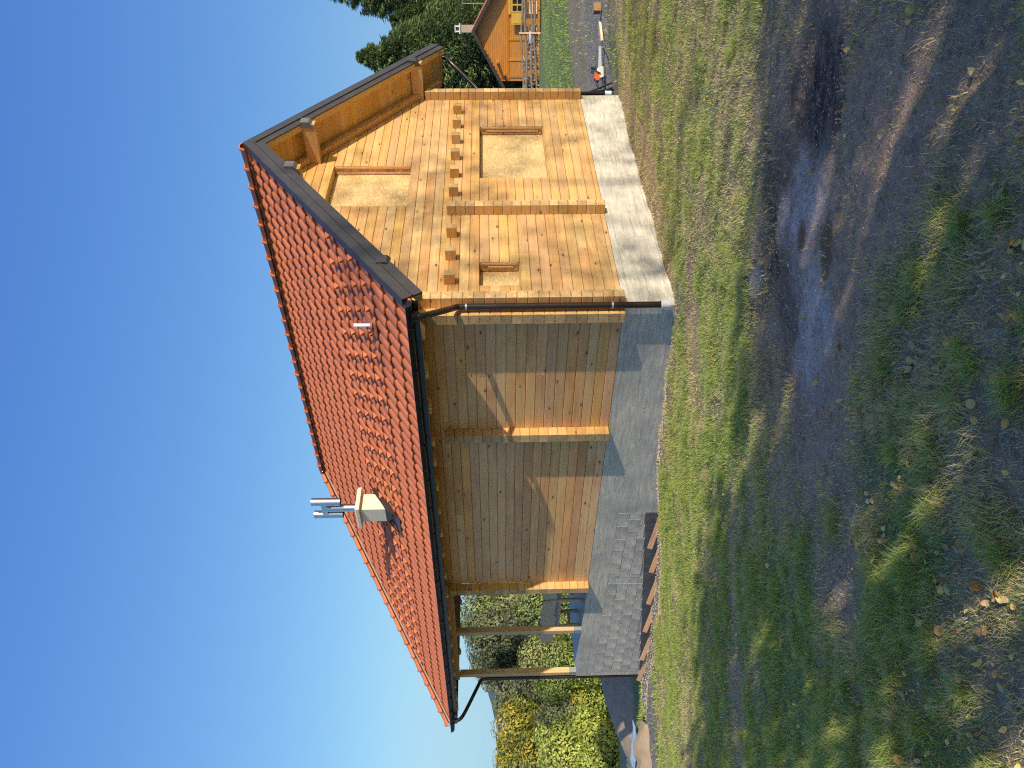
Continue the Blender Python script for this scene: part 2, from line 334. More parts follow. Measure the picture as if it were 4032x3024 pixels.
def tz(X, Y):
    X = np.asarray(X, float); Y = np.asarray(Y, float); sh = X.shape; x = X.ravel(); y = Y.ravel(); out = np.empty(len(x)); n = len(CP)
    for i in range(0, len(x), 20000):
        xx = x[i:i+20000]; yy = y[i:i+20000]; d2 = (xx[:, None]-CP[:, 0])**2+(yy[:, None]-CP[:, 1])**2
        out[i:i+20000] = (.5*d2*np.log(d2+1e-12))@TW[:n]+TW[n]+TW[n+1]*xx+TW[n+2]*yy
    r = np.hypot(x, y); s = sstep(r, 55, 120); out = out*(1-s)+s*(-8-np.clip((r-100)*.05, 0, 40))
    a, b = house_ab(x, y)
    near = 1-sstep(r, 25, 60)
    out += near*((fbm(x, y, 1.1, 3)-.5)*.10+(fbm(x, y, 6.0, 3)-.5)*.035+(fbm(x, y, 17.0, 2)-.5)*.022*(1-sstep(r, 6, 9)))
    out -= .20*sstep(a, 4.1, 4.7)*sstep(b, -.34, -.24)*(1-sstep(a, 10.2, 10.5))          # drain trench along the block wall
    out -= .25*sstep(a, .2, .5)*sstep(b, .12, .3)*(1-sstep(b, 5.8, 6.2))*(1-sstep(a, 10, 10.2))   # below the floor
    out += .05*sstep(a, 3.9, 4.6)*np.exp(-((b+.42)/.10)**2)*(1-sstep(a, 10.3, 11))
    return out.reshape(sh)
def blob(X, Y, cx, cy, rx, ry, soft=.5, wob=.35, s=1.7, rot=0):
    dx = X-cx; dy = Y-cy; c, s_ = math.cos(rot), math.sin(rot)
    d = np.sqrt(((dx*c+dy*s_)/rx)**2+((-dx*s_+dy*c)/ry)**2)+(fbm(X+cx*3, Y+cy*7, s, 4)-.5)*2*wob
    return 1-sstep(d, 1-soft, 1+soft)
def masks(X, Y):
    """green cover, bare soil, charcoal, ash, gravel, straw"""
    a, b = house_ab(X, Y)
    gn = fbm(X, Y, .55, 4)*.55+fbm(X+9, Y-3, 2.3, 3)*.45
    green = sstep(gn, .36, .60)
    left = sstep(X, 1.5, -2.5)
    green = np.clip(green*(.75+.5*left), 0, 1)
    strip = np.exp(-((Y-10.3-.12*X*0)/2.2)**2)*(1-sstep(X, .8, 3))*(X > -6)
    green = np.clip(green+.55*strip+.45*np.exp(-((Y-9.6)/1.3)**2)*sstep(X, 1.5, 3), 0, 1)
    bare = np.maximum.reduce([blob(X, Y, .45, 4.75, 1.25, .95), blob(X, Y, 1.35, 4.6, .95, .8), blob(X, Y, 1.05, 3.6, .65, .65), .65*blob(X, Y, -.6, 5.5, .8, .35, .6, .6), .7*blob(X, Y, .2, 5.9, 1.0, .5, .6, .6), .75*blob(X, Y, 2.6, 4.2, 1.4, .9), .6*blob(X, Y, 1.6, 2.9, 1.0, .5), .7*blob(X, Y, -3.4, 7.4, 1.3, .3), .5*blob(X, Y, -1.2, 4.3, .5, .35), .6*blob(X, Y, 3.5, 12.3, 2.4, .5, rot=.75), .7*blob(X, Y, .4, 9.3, 1.0, .35)])
    char = np.maximum.reduce([blob(X, Y, 1.62, 4.55, .40, .52, .5, .6, 3.5), .8*blob(X, Y, 1.15, 5.6, .55, .22, .5, .5, 3), .75*blob(X, Y, .68, 6.1, .25, .5, .5, .5, 3), .6*blob(X, Y, .7, 5.25, .9, .30, .6, .6, 3), .55*blob(X, Y, .25, 5.3, .3, .3, .5, .5, 3)])
    ash = np.maximum.reduce([blob(X, Y, 1.08, 4.9, .24, .38, .6, .8, 5), blob(X, Y, .36, 4.72, .32, .30, .6, .9, 5), .8*blob(X, Y, .12, 4.9, .22, .35, .6, .5, 4), .55*blob(X, Y, .75, 5.0, .3, .25, .6, .8, 4), .8*blob(X, Y, .78, 6.15, .12, .25, .5, .5, 4)])
    ash = ash*(.55+.6*fbm(X, Y, 11, 3))
    soil = np.maximum.reduce([.9*blob(X, Y, .92, 4.95, .10, .08, .3, .3, 4), .9*blob(X, Y, .78, 4.45, .17, .14, .3, .3, 4), .5*blob(X, Y, .05, 6.3, .3, .5, .5, .4, 4)])
    wallside = np.maximum(sstep(b, -.55, -.28)*(1-sstep(b, .0, .2))*(a > -.5)*(a < 4.6), 0)
    gside = sstep(a, -.55, -.2)*(1-sstep(a, .0, .2))*(b > -.2)*(b < 6.9)
    trench = sstep(b, -.95+.25*(fbm(X, Y, 1.5, 3)-.5), -.6)*(a > 4.2)*(a < 10.5)*(b < .3)*sstep(a, 4.1, 4.6)
    path = sstep(Y, 15.9, 16.5)*(1-sstep(Y, 20.0, 20.9))*sstep(X, 3.5, 5.2)
    path2 = sstep(Y, 15.2, 15.6)*(1-sstep(Y, 17.0, 17.4))*(1-sstep(X, -6.3, -5.6))
    gravel = np.clip(np.maximum.reduce([.85*wallside*(fbm(X, Y, 5, 3) > .42), trench, .95*path*(.75+.5*fbm(X, Y, .8, 3)), path2]), 0, 1)
    straw = np.maximum.reduce([.9*gside, .75*trench, .9*np.exp(-((Y-6.9)/.5)**2)*sstep(X, .8, 1.6)*(X < 3), sstep(Y, 20.3, 21)*(1-sstep(Y, 23.2, 24.2))*sstep(X, 3.5, 5), .8*blob(X, Y, 5.8, 14.0, 1.8, .6, rot=.4), sstep(Y, 20.4, 20.9)*(1-sstep(X, -5, -3)), .7*blob(X, Y, -5.2, 11.2, 1.6, .45, rot=-.6), .5*blob(X, Y, -3.2, 9.0, 1.2, .3, rot=-.5)])
    green = green*(1-np.clip(bare*1.1, 0, 1))*(1-.95*np.clip(gravel, 0, 1))*(1-.8*np.clip(straw, 0, 1))
    far = sstep(Y, 23.5, 24.5)*sstep(X, 3, 6); lf = sstep(Y, 17.1, 17.5)*(1-sstep(Y, 20.3, 20.7))*(1-sstep(X, -6, -5))
    green = np.clip(green+far+lf, 0, 1)
    beyond = sstep(np.hypot(X, Y), 45, 60); green = np.clip(green+beyond*.8, 0, 1)
    return dict(green=green, bare=np.clip(bare, 0, 1), char=np.clip(char, 0, 1), ash=np.clip(ash, 0, 1), gravel=gravel, straw=np.clip(straw, 0, 1), soil=np.clip(soil, 0, 1))
def axis_lines(lo, hi, step, out_lo, out_hi, g=1.22):
    c = list(np.arange(lo, hi+1e-6, step)); s = step
    while c[-1] < out_hi: s *= g; c.append(c[-1]+s)
    s = step
    while c[0] > out_lo: s *= g; c.insert(0, c[0]-s)
    return np.array(c)
xs = axis_lines(-9.5, 9.5, .075, -1600, 1600); ys = axis_lines(1.6, 19, .075, -400, 1600)
xs = np.r_[xs[xs < -3.2], np.arange(-3.2, 3.2, .032), xs[xs > 3.2]]; ys = np.r_[ys[ys < 2.1], np.arange(2.1, 6.6, .032), ys[ys > 6.6]]
GX, GY = np.meshgrid(xs, ys); GZ = tz(GX, GY); MK = masks(GX, GY)
GZ = GZ-.05*MK['gravel']*((GY > 15.5) & (GX > 3))-.02*MK['char']
def grid_mesh(name, X, Y, Z):
    ny, nx = X.shape; me = bpy.data.meshes.new(name)
    co = np.stack([X, Y, Z], -1).reshape(-1, 3).astype(np.float32)
    i = np.arange(nx*ny).reshape(ny, nx); q = np.stack([i[:-1, :-1], i[:-1, 1:], i[1:, 1:], i[1:, :-1]], -1).reshape(-1, 4)
    return fast_mesh(me, co, q)
def fast_mesh(me, co, q, smooth=True):
    k = q.shape[1]; me.vertices.add(len(co)); me.vertices.foreach_set('co', co.astype(np.float32).ravel())
    me.loops.add(q.size); me.loops.foreach_set('vertex_index', q.astype(np.int32).ravel())
    me.polygons.add(len(q)); me.polygons.foreach_set('loop_start', (np.arange(len(q))*k).astype(np.int32)); me.polygons.foreach_set('loop_total', np.full(len(q), k, np.int32))
    me.polygons.foreach_set('use_smooth', np.full(len(q), smooth)); me.update(calc_edges=True); return me
gm = grid_mesh('ground', GX, GY, GZ)
for k, v in MK.items():
    at = gm.attributes.new(k, 'FLOAT', 'POINT'); at.data.foreach_set('value', v.ravel().astype(np.float32))
def m_ground():
    n = N('meadow_soil'); g = n.n('ShaderNodeNewGeometry').outputs['Position']
    A = {k: n.n('ShaderNodeAttribute', attribute_name=k).outputs['Fac'] for k in MK}
    f1 = n.noise(g, 2.2, 6, .65); f2 = n.noise(g, 14, 6, .7); f3 = n.noise(g, 70, 4, .7)
    soilc = n.mix(n.maprange(f2, .35, .65), (.27, .19, .125), (.46, .34, .225))
    dry = n.mix(n.maprange(f2, .38, .62), (.29, .22, .11), (.52, .41, .23))
    grn = n.mix(n.maprange(f2, .38, .64), (.12, .165, .045), (.25, .31, .08))
    c = n.mix(n.maprange(f1, .35, .62, .25, .85), soilc, dry)
    gf = n.math('MULTIPLY', A['green'], n.maprange(f2, .25, .6, .65, 1.1), clamp=True)
    c = n.mix(gf, c, grn)
    c = n.mix(A['straw'], c, n.mix(n.maprange(f3, .35, .65), (.22, .165, .095), (.42, .34, .22)))
    c = n.mix(A['bare'], c, n.mix(n.maprange(f2, .3, .7), (.38, .24, .145), (.64, .44, .28)))
    vo = n.n('ShaderNodeTexVoronoi', {'Vector': g, 'Scale': 26.0}); vs = n.n('ShaderNodeSeparateColor', {0: vo.outputs['Color']}).outputs[0]
    grav = n.ramp(vs, [(0, (.17, .155, .14)), (.5, (.32, .29, .255)), (1, (.52, .46, .38))])
    c = n.mix(n.math('MULTIPLY', A['gravel'], .95), c, grav)
    c = n.mix(n.math('MULTIPLY', A['char'], n.maprange(n.noise(g, 9, 6, .75), .32, .55, .35, 1.0)), c, n.mix(f3, (.010, .010, .011), (.035, .033, .033)))
    c = n.mix(n.math('MULTIPLY', A['ash'], n.maprange(n.noise(g, 17, 6, .8), .32, .52, .12, 1.2), clamp=True), c, n.mix(n.maprange(f3, .35, .65), (.46, .39, .33), (.84, .74, .64)))
    c = n.mix(A['soil'], c, (.20, .115, .05))
    mot = n.noise(g, 5.5, 6, .8); c = n.mix(n.maprange(mot, .36, .50, .42, 0), c, tuple([.06, .045, .03]))
    mo2 = n.noise(g, 23, 4, .8); c = n.mix(n.math('MULTIPLY', n.maprange(mo2, .56, .70), .45), c, (.52, .42, .28))
    # pale specks: bits of straw, chips
    v2 = n.n('ShaderNodeTexVoronoi', {'Vector': g, 'Scale': 19.0}); s2 = n.n('ShaderNodeSeparateColor', {0: v2.outputs['Color']})
    spk = n.math('MULTIPLY', n.math('GREATER_THAN', s2.outputs[1], .86), n.maprange(v2.outputs['Distance'], .10, .16, 1, 0))
    c = n.mix(n.math('MULTIPLY', spk, .6), c, (.40, .33, .20))
    h = n.math('ADD', n.math('ADD', n.math('MULTIPLY', f2, 1.2), n.math('MULTIPLY', f3, .7)), n.math('MULTIPLY', n.math('MULTIPLY', vo.outputs['Distance'], -1.5), A['gravel']))
    n.bump(h, 1.0, .035)
    return n.set(c, .95)
tag(mesh_obj('ground', gm, None, [m_ground()]), kind='structure')
# far hills beyond the valley
def hill(name, dist, prof, thick, base, mat, seed, rough):
    us = np.linspace(-.95, .35, 420); k = 14; V = []
    top = np.interp(us, [p[0] for p in prof], [p[1] for p in prof])*dist/3131.7+EYE
    top = top+rough*(fbm(us*dist, us*0+seed, .11, 3)-.5)*2+rough*1.2*(fbm(us*dist, us*0+seed, .015, 2)-.5)
    X = []; Y = []; Z = []
    for j in range(k+8):
        t = j/k; yy = dist-thick*(1-t); zz = base+(top-base)*np.clip(t, 0, 1)**.8 if t <= 1 else top-(t-1)*thick*.35
        X.append(us*yy); Y.append(np.full_like(us, yy)); Z.append(zz+(0 if t > 1 else (fbm(us*yy*1.0, us*0+yy, .05, 3)-.5)*rough*2*(t*(1-t)*4)))
    me = grid_mesh(name, np.array(X), np.array(Y), np.array(Z)); return tag(mesh_obj(name, me, None, [mat]), kind='structure')
def m_hill(name, c1, c2, c3):
    n = N(name); g = n.n('ShaderNodeNewGeometry').outputs['Position']
    a = n.noise(n.vmath('MULTIPLY', g, (1, .3, 2.2)), .055, 6, .7); b = n.noise(n.vmath('MULTIPLY', g, (1, .3, 1.8)), .012, 4, .6)
    c = n.mix(n.maprange(a, .36, .64), c1, c2); c = n.mix(n.maprange(b, .55, .68), c, c3); return n.set(c, 1.0)
hill('hill', 1150, [(-.95, 20), (-.55, -14), (-.45, -8), (-.43, 2), (-.415, 12), (-.395, 27), (-.373, 42), (-.34, 60), (-.2, 90), (.35, 60)], 500, -70, m_hill('wooded_hill', (.07, .10, .075), (.12, .155, .11), (.15, .16, .11)), 3, 1.5)
hill('hill', 520, [(-.95, 40), (-.60, 26), (-.52, 10), (-.49, 7), (-.47, 3), (-.455, -6), (-.445, -12), (-.43, -32), (-.41, -52), (-.36, -80), (.35, -120)], 260, -45, m_hill('scrub_hill', (.055, .075, .035), (.11, .12, .055), (.20, .16, .10)), 8, 1.0)
# ------------------------------------------------------------------ house
house = empty('log_house', W(0, 0, HB), A0)
tag(house, 'new log house with red tiled roof on a grey concrete base', 'house')
Z = lambda h: h-HB
CTR, SL, HP = 3.25, .68, 3.72         # ridge line b, slope, height of the tiled plane at the ridge
P_, T_, CH = .16, .15, .1408           # stub length, log thickness, course height
def roofh(b): return HP-SL*abs(b-CTR)
def logpiece(parent, axis, c0, c1, h0, h1, off, mats, top=None, cut=None, comb=(False, False), name='log', thick=T_):
    """a log lying along b (axis 'b', outer face at a=off) or along a (axis 'a', outer face at b=off). local X along the log, Y inwards, Z up."""
    L = c1-c0; H = h1-h0; g = .010; mb = MB()
    x0, x1 = -L/2+.0012, L/2-.0012; tx0, tx1 = x0, x1
    if cut: tx0, tx1 = cut[0]-(c0+c1)/2, cut[1]-(c0+c1)/2
    z0, z1 = -H/2, H/2; t = thick
    lx = lambda z, e: (x0+(tx0-x0)*(z-z0)/H) if e == 0 else (x1+(tx1-x1)*(z-z0)/H)
    prof = [(t-.002, z0+.0015), (g, z0+.0015), (0, z0+g*.7), (0, z1-g*.7), (g, z1-.0015), (t-.002, z1-.0015)]
    if comb[0] or comb[1]:
        # comb joint on top and bottom edges of the end face
        k = 5; bot = []; tp = []
        for i in range(k):
            y = .02+(t-.04)*i/(k-.5); w = (t-.04)/(k-.5)/2
            bot += [(y, z0+.001), (y, z0+.011), (y+w, z0+.011), (y+w, z0+.001)]
            tp += [(y, z1-.001), (y, z1-.008), (y+w, z1-.008), (y+w, z1-.001)]
        prof = [(t-g, z0+.001)]+bot[::-1]+[(g, z0+.001), (0, z0+g), (0, z1-g), (g, z1-.001)]+tp+[(t-g, z1-.001), (t, z1-g), (t, z0+g)]
    n = len(prof); vs = [(lx(z, 0), y, z) for y, z in prof]+[(lx(z, 1), y, z) for y, z in prof]
    fs = [(i, (i+1) % n, n+(i+1) % n, n+i) for i in range(n)]
    mb.add(vs, fs, 0); mb.add(vs[:n], [tuple(range(n))[::-1]], 1); mb.add(vs[n:], [tuple(range(n))], 1)
    o = mb.build(name, mats, parent)
    if axis == 'b': o.location = ((c0+c1)/2, off, Z((h0+h1)/2))
    else:
        # along a: rotate so local X -> house y, local Y (inwards) -> house +x
        o.matrix_local = Matrix(((0, 1, 0, off), (1, 0, 0, (c0+c1)/2), (0, 0, 1, Z((h0+h1)/2)), (0, 0, 0, 1)))
        o.data.flip_normals()
    return o
LM = [M['log'], M['end']]; LE = [M['log_e'], M['end']]
H0 = -1.752
# gable wall ----------------------------------------------------------------
core = MB(); poly = [(.2, Z(H0)), (6.35, Z(H0)), (6.35, Z(1.15)), (CTR, Z(3.25)), (.2, Z(1.15))]
openings = [(3.39, 5.22, -.972, .143), (.485, 1.03, -.409, .143), (2.56, 3.81, 1.27, 2.537)]
core.box(.16, 6.4, .175, .19, Z(H0), Z(1.1)); core.prism([(.16, .175, Z(1.1)), (6.4, .175, Z(1.1)), (CTR, .175, Z(3.2))], (0, .015, 0))
gable = core.build('gable_wall', M['dark'], house)
def segs(lo, hi, h0, h1, extra=()):
    s = [(lo, hi)]
    for b0, b1, z0, z1 in list(openings)+list(extra):
        if h1 > z0+.03 and h0 < z1-.03:
            ns = []
            for p, q in s:
                if b1 <= p or b0 >= q: ns.append((p, q)); continue
                if b0 > p: ns.append((p, b0))
                if b1 < q: ns.append((b1, q))
            s = ns
    return s
gc = [(H0, H0+.0705)]+[(H0+.0705+CH*k, H0+.0705+CH*(k+1)) for k in range(37)]
joints = {22: 1.15, 20: 4.2, 24: 2.3, 3: 1.35, 5: 1.3, 17: 1.2, 19: 3.6, 26: 4.1, 1: 1.4, 9: 1.25}
for k, (h0, h1) in enumerate(gc):
    lo0 = max(.152, CTR-(HP-.30-h0)/SL); hi0 = min(6.36, CTR+(HP-.30-h0)/SL)
    if hi0-lo0 < .25: break
    lo1 = max(.152, CTR-(HP-.30-h1)/SL); hi1 = min(6.36, CTR+(HP-.30-h1)/SL)
    if hi1 <= lo1: lo1 = hi1 = CTR
    ex = [(2.34, 2.34, -9, .62)] if h0 < .6 else []
    ss = segs(lo0, hi0, h0, h1, ex)
    if k in joints:
        j = joints[k]; ns = []
        for p, q in ss: ns += [(p, j), (j, q)] if p+.1 < j < q-.1 else [(p, q)]
        ss = ns
    for p, q in ss:
        c0 = p if p > lo0+1e-6 else lo1; c1 = q if q < hi0-1e-6 else hi1
        if c1 < c0: c0 = c1 = (c0+c1)/2
        logpiece(gable, 'b', p, q, h0, h1, 0, LM, cut=(c0, c1), thick=.16)
# eave wall -----------------------------------------------------------------
core = MB(); core.box(.17, .185, .2, 6.5, Z(H0), Z(1.28)); core.box(.3, .32, 6.5, 6.52, Z(H0), Z(1.2))
core.box(.17, 6.4, 6.60, 6.63, Z(H0), Z(1.2)); core.box(6.36, 6.38, .2, 6.6, Z(H0), Z(1.2))
eavew = core.build('eave_wall', M['dark'], house)
ej = {13: 1.24, 7: 1.22, 2: 1.2, 16: 4.4}
for k in range(21):
    h0 = H0+CH*k; h1 = h0+CH; cuts = [-P_, 2.36, 6.50]
    if k in ej: cuts = sorted(cuts+[ej[k]])
    for i in range(len(cuts)-1):
        first = i == 0
        logpiece(eavew, 'a', cuts[i], cuts[i+1], h0, h1, 0, LE if not first else LE, comb=(first, False), thick=T_)
# crossing log ends: stubs ---------------------------------------------------
def stub_col(parent, kind, pos, top, full):
    hs = [(H0+CH*k, H0+CH*(k+1)) for k in range(30)] if full else [(H0, H0+.0705)]+[(H0+.0705+CH*k, H0+.0705+CH*(k+1)) for k in range(30)]
    for h0, h1 in hs:
        if h0 > top-.03: break
        h1 = min(h1, top) if h1 > top+.02 else h1
        if kind == 'G': logpiece(parent, 'a', -P_, -.001, h0, h1, pos, LM, comb=(True, False), thick=T_)      # on the gable wall
        else: logpiece(parent, 'b', -P_, -.001, h0, h1, pos, LM, comb=(True, False), thick=T_)                # on the eave wall
stub_col(gable, 'G', 2.268, .625, True)
stub_col(gable, 'G', 6.325, 1.17, True)
stub_col(eavew, 'E', .0, 1.1, False)
stub_col(eavew, 'E', 2.293, .715, False)
stub_col(eavew, 'E', 6.50, 1.1, False)
# cross wall behind the terrace so the end of the house is closed
mb = MB(); mb.box(.16, 6.3, 6.51, 6.65, Z(H0), Z(1.2)); mb.build('end_wall', M['log'], house)
# windows boarded with osb -----------------------------------------------------
def window(b0, b1, h0, h1, lath=True):
    mb = MB(); mb.box(b0-.03, b1+.03, .158, .172, Z(h0-.02), Z(h1+.02))
    w = mb.build('boarded_window', M['osb'], house)
    if lath:
        mb = MB(); mb.box(b1-.022, b1+.001, .062, .095, Z(h0+.08), Z(h1-.11)); mb.build('lath', M['post'], w)
    mb = MB(); mb.box(b0+.002, b1-.002, .02, .155, Z(h0-.004), Z(h0+.006)); mb.build('sill', M['log'], w)
    for x0, x1 in ((b1-.012, b1+.0005),):
        mb = MB(); mb.box(x0, x1, .012, .045, Z(h0+.02), Z(h1-.02)); mb.build('jamb', M['edge'], w); mb = MB(); mb.box(x0, x1, .112, .145, Z(h0+.02), Z(h1-.02)); mb.build('jamb', M['edge'], w)
for i, o_ in enumerate(openings): window(*o_, lath=i < 2)
# floor beam ends ---------------------------------------------------------------
for b in (.512, 1.08, 1.657, 2.815, 3.40, 3.983, 4.565, 5.15, 5.725):
    w = .125+random.uniform(-.006, .006); mb = MB(); g = .004
    mb.box(-P_/2-.002, P_/2, 0, w, -.0725, .0725)
    mb.m = [0]*6; mb.m[5] = 1
    o = mb.build('floor_beam', [M['beam'], M['end']], house)
    o.matrix_local = Matrix(((0, 1, 0, b), (1, 0, 0, -P_/2), (0, 0, 1, Z(.553)), (0, 0, 0, 1))); o.data.flip_normals()
    for p in o.data.polygons: p.material_index = 1 if p.center.x < -P_/2+.01 else 0
# ------------------------------------------------------------------ roof
roof = MB(); tn = math.hypot(1, SL)
EB = -.72                                        # lower edge of the tiles (b)
AF, AR = -.70, 7.05                              # gable rake, ridge end
AE = 10.87
# roof planes under the tiles
def quadslab(mbx, pts, t, mi=0): mbx.prism(pts, (0, 0, -t), mi)
top = -.055
quadslab(roof, [(EB, AF+.01, Z(roofh(EB)+top)), (CTR, AF+.01, Z(HP+top)), (CTR, AR, Z(HP+top)), (EB, AE-.05, Z(roofh(EB)+top))], .03)
EB2 = 2*CTR-EB
quadslab(roof, [(EB2, AF+.01, Z(roofh(EB)+top)), (CTR, AF+.01, Z(HP+top)), (CTR, AR, Z(HP+top)), (EB2, AE-.05, Z(roofh(EB)+top))], .03)
quadslab(roof, [(EB, AE-.05, Z(roofh(EB)+top)), (EB2, AE-.05, Z(roofh(EB)+top)), (CTR, AR, Z(HP+top))], .03)
roofo = roof.build('roof', M['tile'], house)
# one tile: local x across (0..w), y up the slope (0 = lower edge), z normal
TWD = .2085; ROWS = 15; ROWB = (CTR-EB)/ROWS; RL = ROWB*tn
def tile_mesh():
    mb = MB(); n = 9; L = RL+.06; vs = []
    def z(u): return .027*(math.sin(math.pi*min(1, u/.74))**.8 if u < .74 else 0)+(.006*math.cos((u-.74)/.26*math.pi*2)-.006 if u >= .74 else 0)
    def y0(u): return -.024*math.sin(math.pi*min(1, u/.74))**1.1 if u < .74 else 0.0
    us = [0, .08, .2, .37, .54, .66, .74, .87, 1.03]
    for u in us: vs.append((u*TWD, y0(u), z(u)+.030))                # top front
    for u in us: vs.append((u*TWD, L, z(u)*.9-.004))               # top back
    for u in us: vs.append((u*TWD, y0(u)+.003, z(u)+.030-.020))      # lip bottom
    m_ = len(us); fs = [(i, i+1, m_+i+1, m_+i) for i in range(m_-1)]
    mb.add(vs, fs, 0, True); mb.add(vs[:m_]+vs[2*m_:], [(i+1, i, m_+i, m_+i+1) for i in range(m_-1)], 0, False)
    mb.add([vs[0], vs[m_], (0, L, -.02), (0, 0, .0)], [(0, 1, 2, 3)], 0)
    me = mb.mesh('roof_tile'); me.materials.append(M['tile']); return me
def guard_mesh():
    mb = MB(); w = .034; vs = [(-w, .0, 0), (w, .0, 0), (0, .155, 0), (-w*.9, .02, .055), (w*.9, .02, .055)]
    mb.add([(-w, -.01, 0), (w, -.01, 0), (0, .15, .0), (0, .0, .065)], [(0, 1, 3), (1, 2, 3), (2, 0, 3)], 0)
    me = mb.mesh('snow_guard'); me.materials.append(M['tile']); return me
TM, GM_ = tile_mesh(), guard_mesh()
TROT = Matrix(((0, 1/tn, -SL/tn), (1, 0, 0), (0, SL/tn, 1/tn)))   # columns: local x->house y(a), local y->up slope, local z->normal
TROT = TROT.to_4x4()
tiles = []
for r in range(ROWS):
    b = EB+ROWB*r; lim = AE-(b-EB)*(AE-AR)/(CTR-EB)-.02; c = 0
    while True:
        a = AF+.095+TWD*c
        if a+TWD > lim+.10: break
        tiles.append((r, c, a, b)); c += 1
cw = Vector((0, 0, EYE))
def dist(a, b): return (W(a, b, roofh(b))-cw).length
tiles.sort(key=lambda t: dist(t[2], t[3])); rest = MB(); TMv = [tuple(v.co) for v in TM.vertices]; TMf = [tuple(p.vertices) for p in TM.polygons]; TMs = [p.use_smooth for p in TM.polygons]
for i, (r, c, a, b) in enumerate(tiles):
    mt = Matrix.Translation((b, a, Z(roofh(b))-.052)) @ TROT @ Matrix.Translation((0, 0, random.uniform(-.002, .002)))
    mt = mt @ Matrix.Rotation(random.gauss(0, .006), 4, 'Z')
    if i < 300:
        o = bpy.data.objects.new('roof_tile', TM); col.objects.link(o); o.parent = roofo; o.matrix_local = mt
    else:
        n0 = len(rest.v); rest.v += [tuple(mt @ Vector(v)) for v in TMv]
        for f, s_ in zip(TMf, TMs): rest.f.append(tuple(q+n0 for q in f)); rest.m.append(0); rest.sm.append(s_)
tag(rest.build('roof_tiles', M['tile'], roofo, fix=False), kind='stuff')
for r, par in ((3, 1), (4, 0), (5, 1), (6, 0)):
    b = EB+ROWB*r; lim = AE-(b-EB)*(AE-AR)/(CTR-EB)-.2; c = par
    while AF+.095+TWD*c+TWD < lim:
        a = AF+.095+TWD*(c+.40)
        if not (4.5 < a < 5.2 and b < .5):
            o = bpy.data.objects.new('snow_guard', GM_); col.objects.link(o); o.parent = roofo
            o.matrix_local = Matrix.Translation((b, a, Z(roofh(b))-.052)) @ TROT @ Matrix.Translation((0, .085, .052))
        c += 2
# ridge and hip tiles
def ridge_mesh():
    mb = MB(); seg = 9; prof = [(-.015, .128, 0.), (.0, .134, 0), (.028, .132, 0), (.036, .112, 0), (.37, .100, -.004)]; vs = []
    for x, r_, dz in prof:
        for k in range(seg+1):
            an = math.pi*k/seg; vs.append((x, math.cos(an)*r_, math.sin(an)*r_*.85+dz-.03))
    n = len(prof); s1 = seg+1; mb.add(vs, [(i*s1+k, i*s1+k+1, (i+1)*s1+k+1, (i+1)*s1+k) for i in range(n-1) for k in range(seg)], 0, True)
    mb.add([vs[k] for k in range(s1)]+[(v[0], v[1]*.86, (v[2]+.03)*.86-.03) for v in vs[:s1]], [(k, k+1, s1+k+1, s1+k) for k in range(seg)], 0)
    me = mb.mesh('ridge_tile'); me.materials.append(M['tile']); return me
RM = ridge_mesh()
def place_ridge(p, q, step, first=0):
    p, q = Vector(p), Vector(q); d = (q-p).normalized(); L = (q-p).length; k = 0
    upv = Vector((0, 0, 1)); y = upv.cross(d).normalized(); z = d.cross(y)
    while k*step < L-.05:
        o = bpy.data.objects.new('ridge_tile', RM); col.objects.link(o); o.parent = roofo
        mt = Matrix((d, y, z)).transposed().to_4x4(); mt.translation = p+d*(k*step); o.matrix_local = mt; k += 1
hipA = (CTR, AR, Z(HP+.0)); hipB = (EB, AE, Z(roofh(EB)+.02))
place_ridge((CTR, AF+.05, Z(HP+.028)), (CTR, AR+.05, Z(HP+.028)), .335)
place_ridge((hipB[0], hipB[1], hipB[2]+.02), (CTR, AR, Z(HP+.03)), .328)
mb = MB()      # mortar bedding beside ridge and hip
for sgn in (1,): mb.prism([(CTR, AF+.06, Z(HP-.005)), (CTR+sgn*.14, AF+.06, Z(HP-.07)), (CTR+sgn*.14, AR, Z(HP-.07)), (CTR, AR, Z(HP-.005))], (0, 0, -.02))
dd = (Vector(hipA)-Vector(hipB)).normalized(); yy = Vector((0, 0, 1)).cross(dd).normalized()
nn = Vector((-SL/tn, 0, 1/tn)); side = dd.cross(nn).normalized()
side = side if side.y < 0 else -side
mb.prism([Vector(hipB)+Vector((0, 0, .005)), Vector(hipA)+Vector((0, 0, .005)), Vector(hipA)+side*.16+nn*.012, Vector(hipB)+side*.16+nn*.012], (0, 0, -.03))
mb.build('mortar_bed', M['mortar'], roofo)
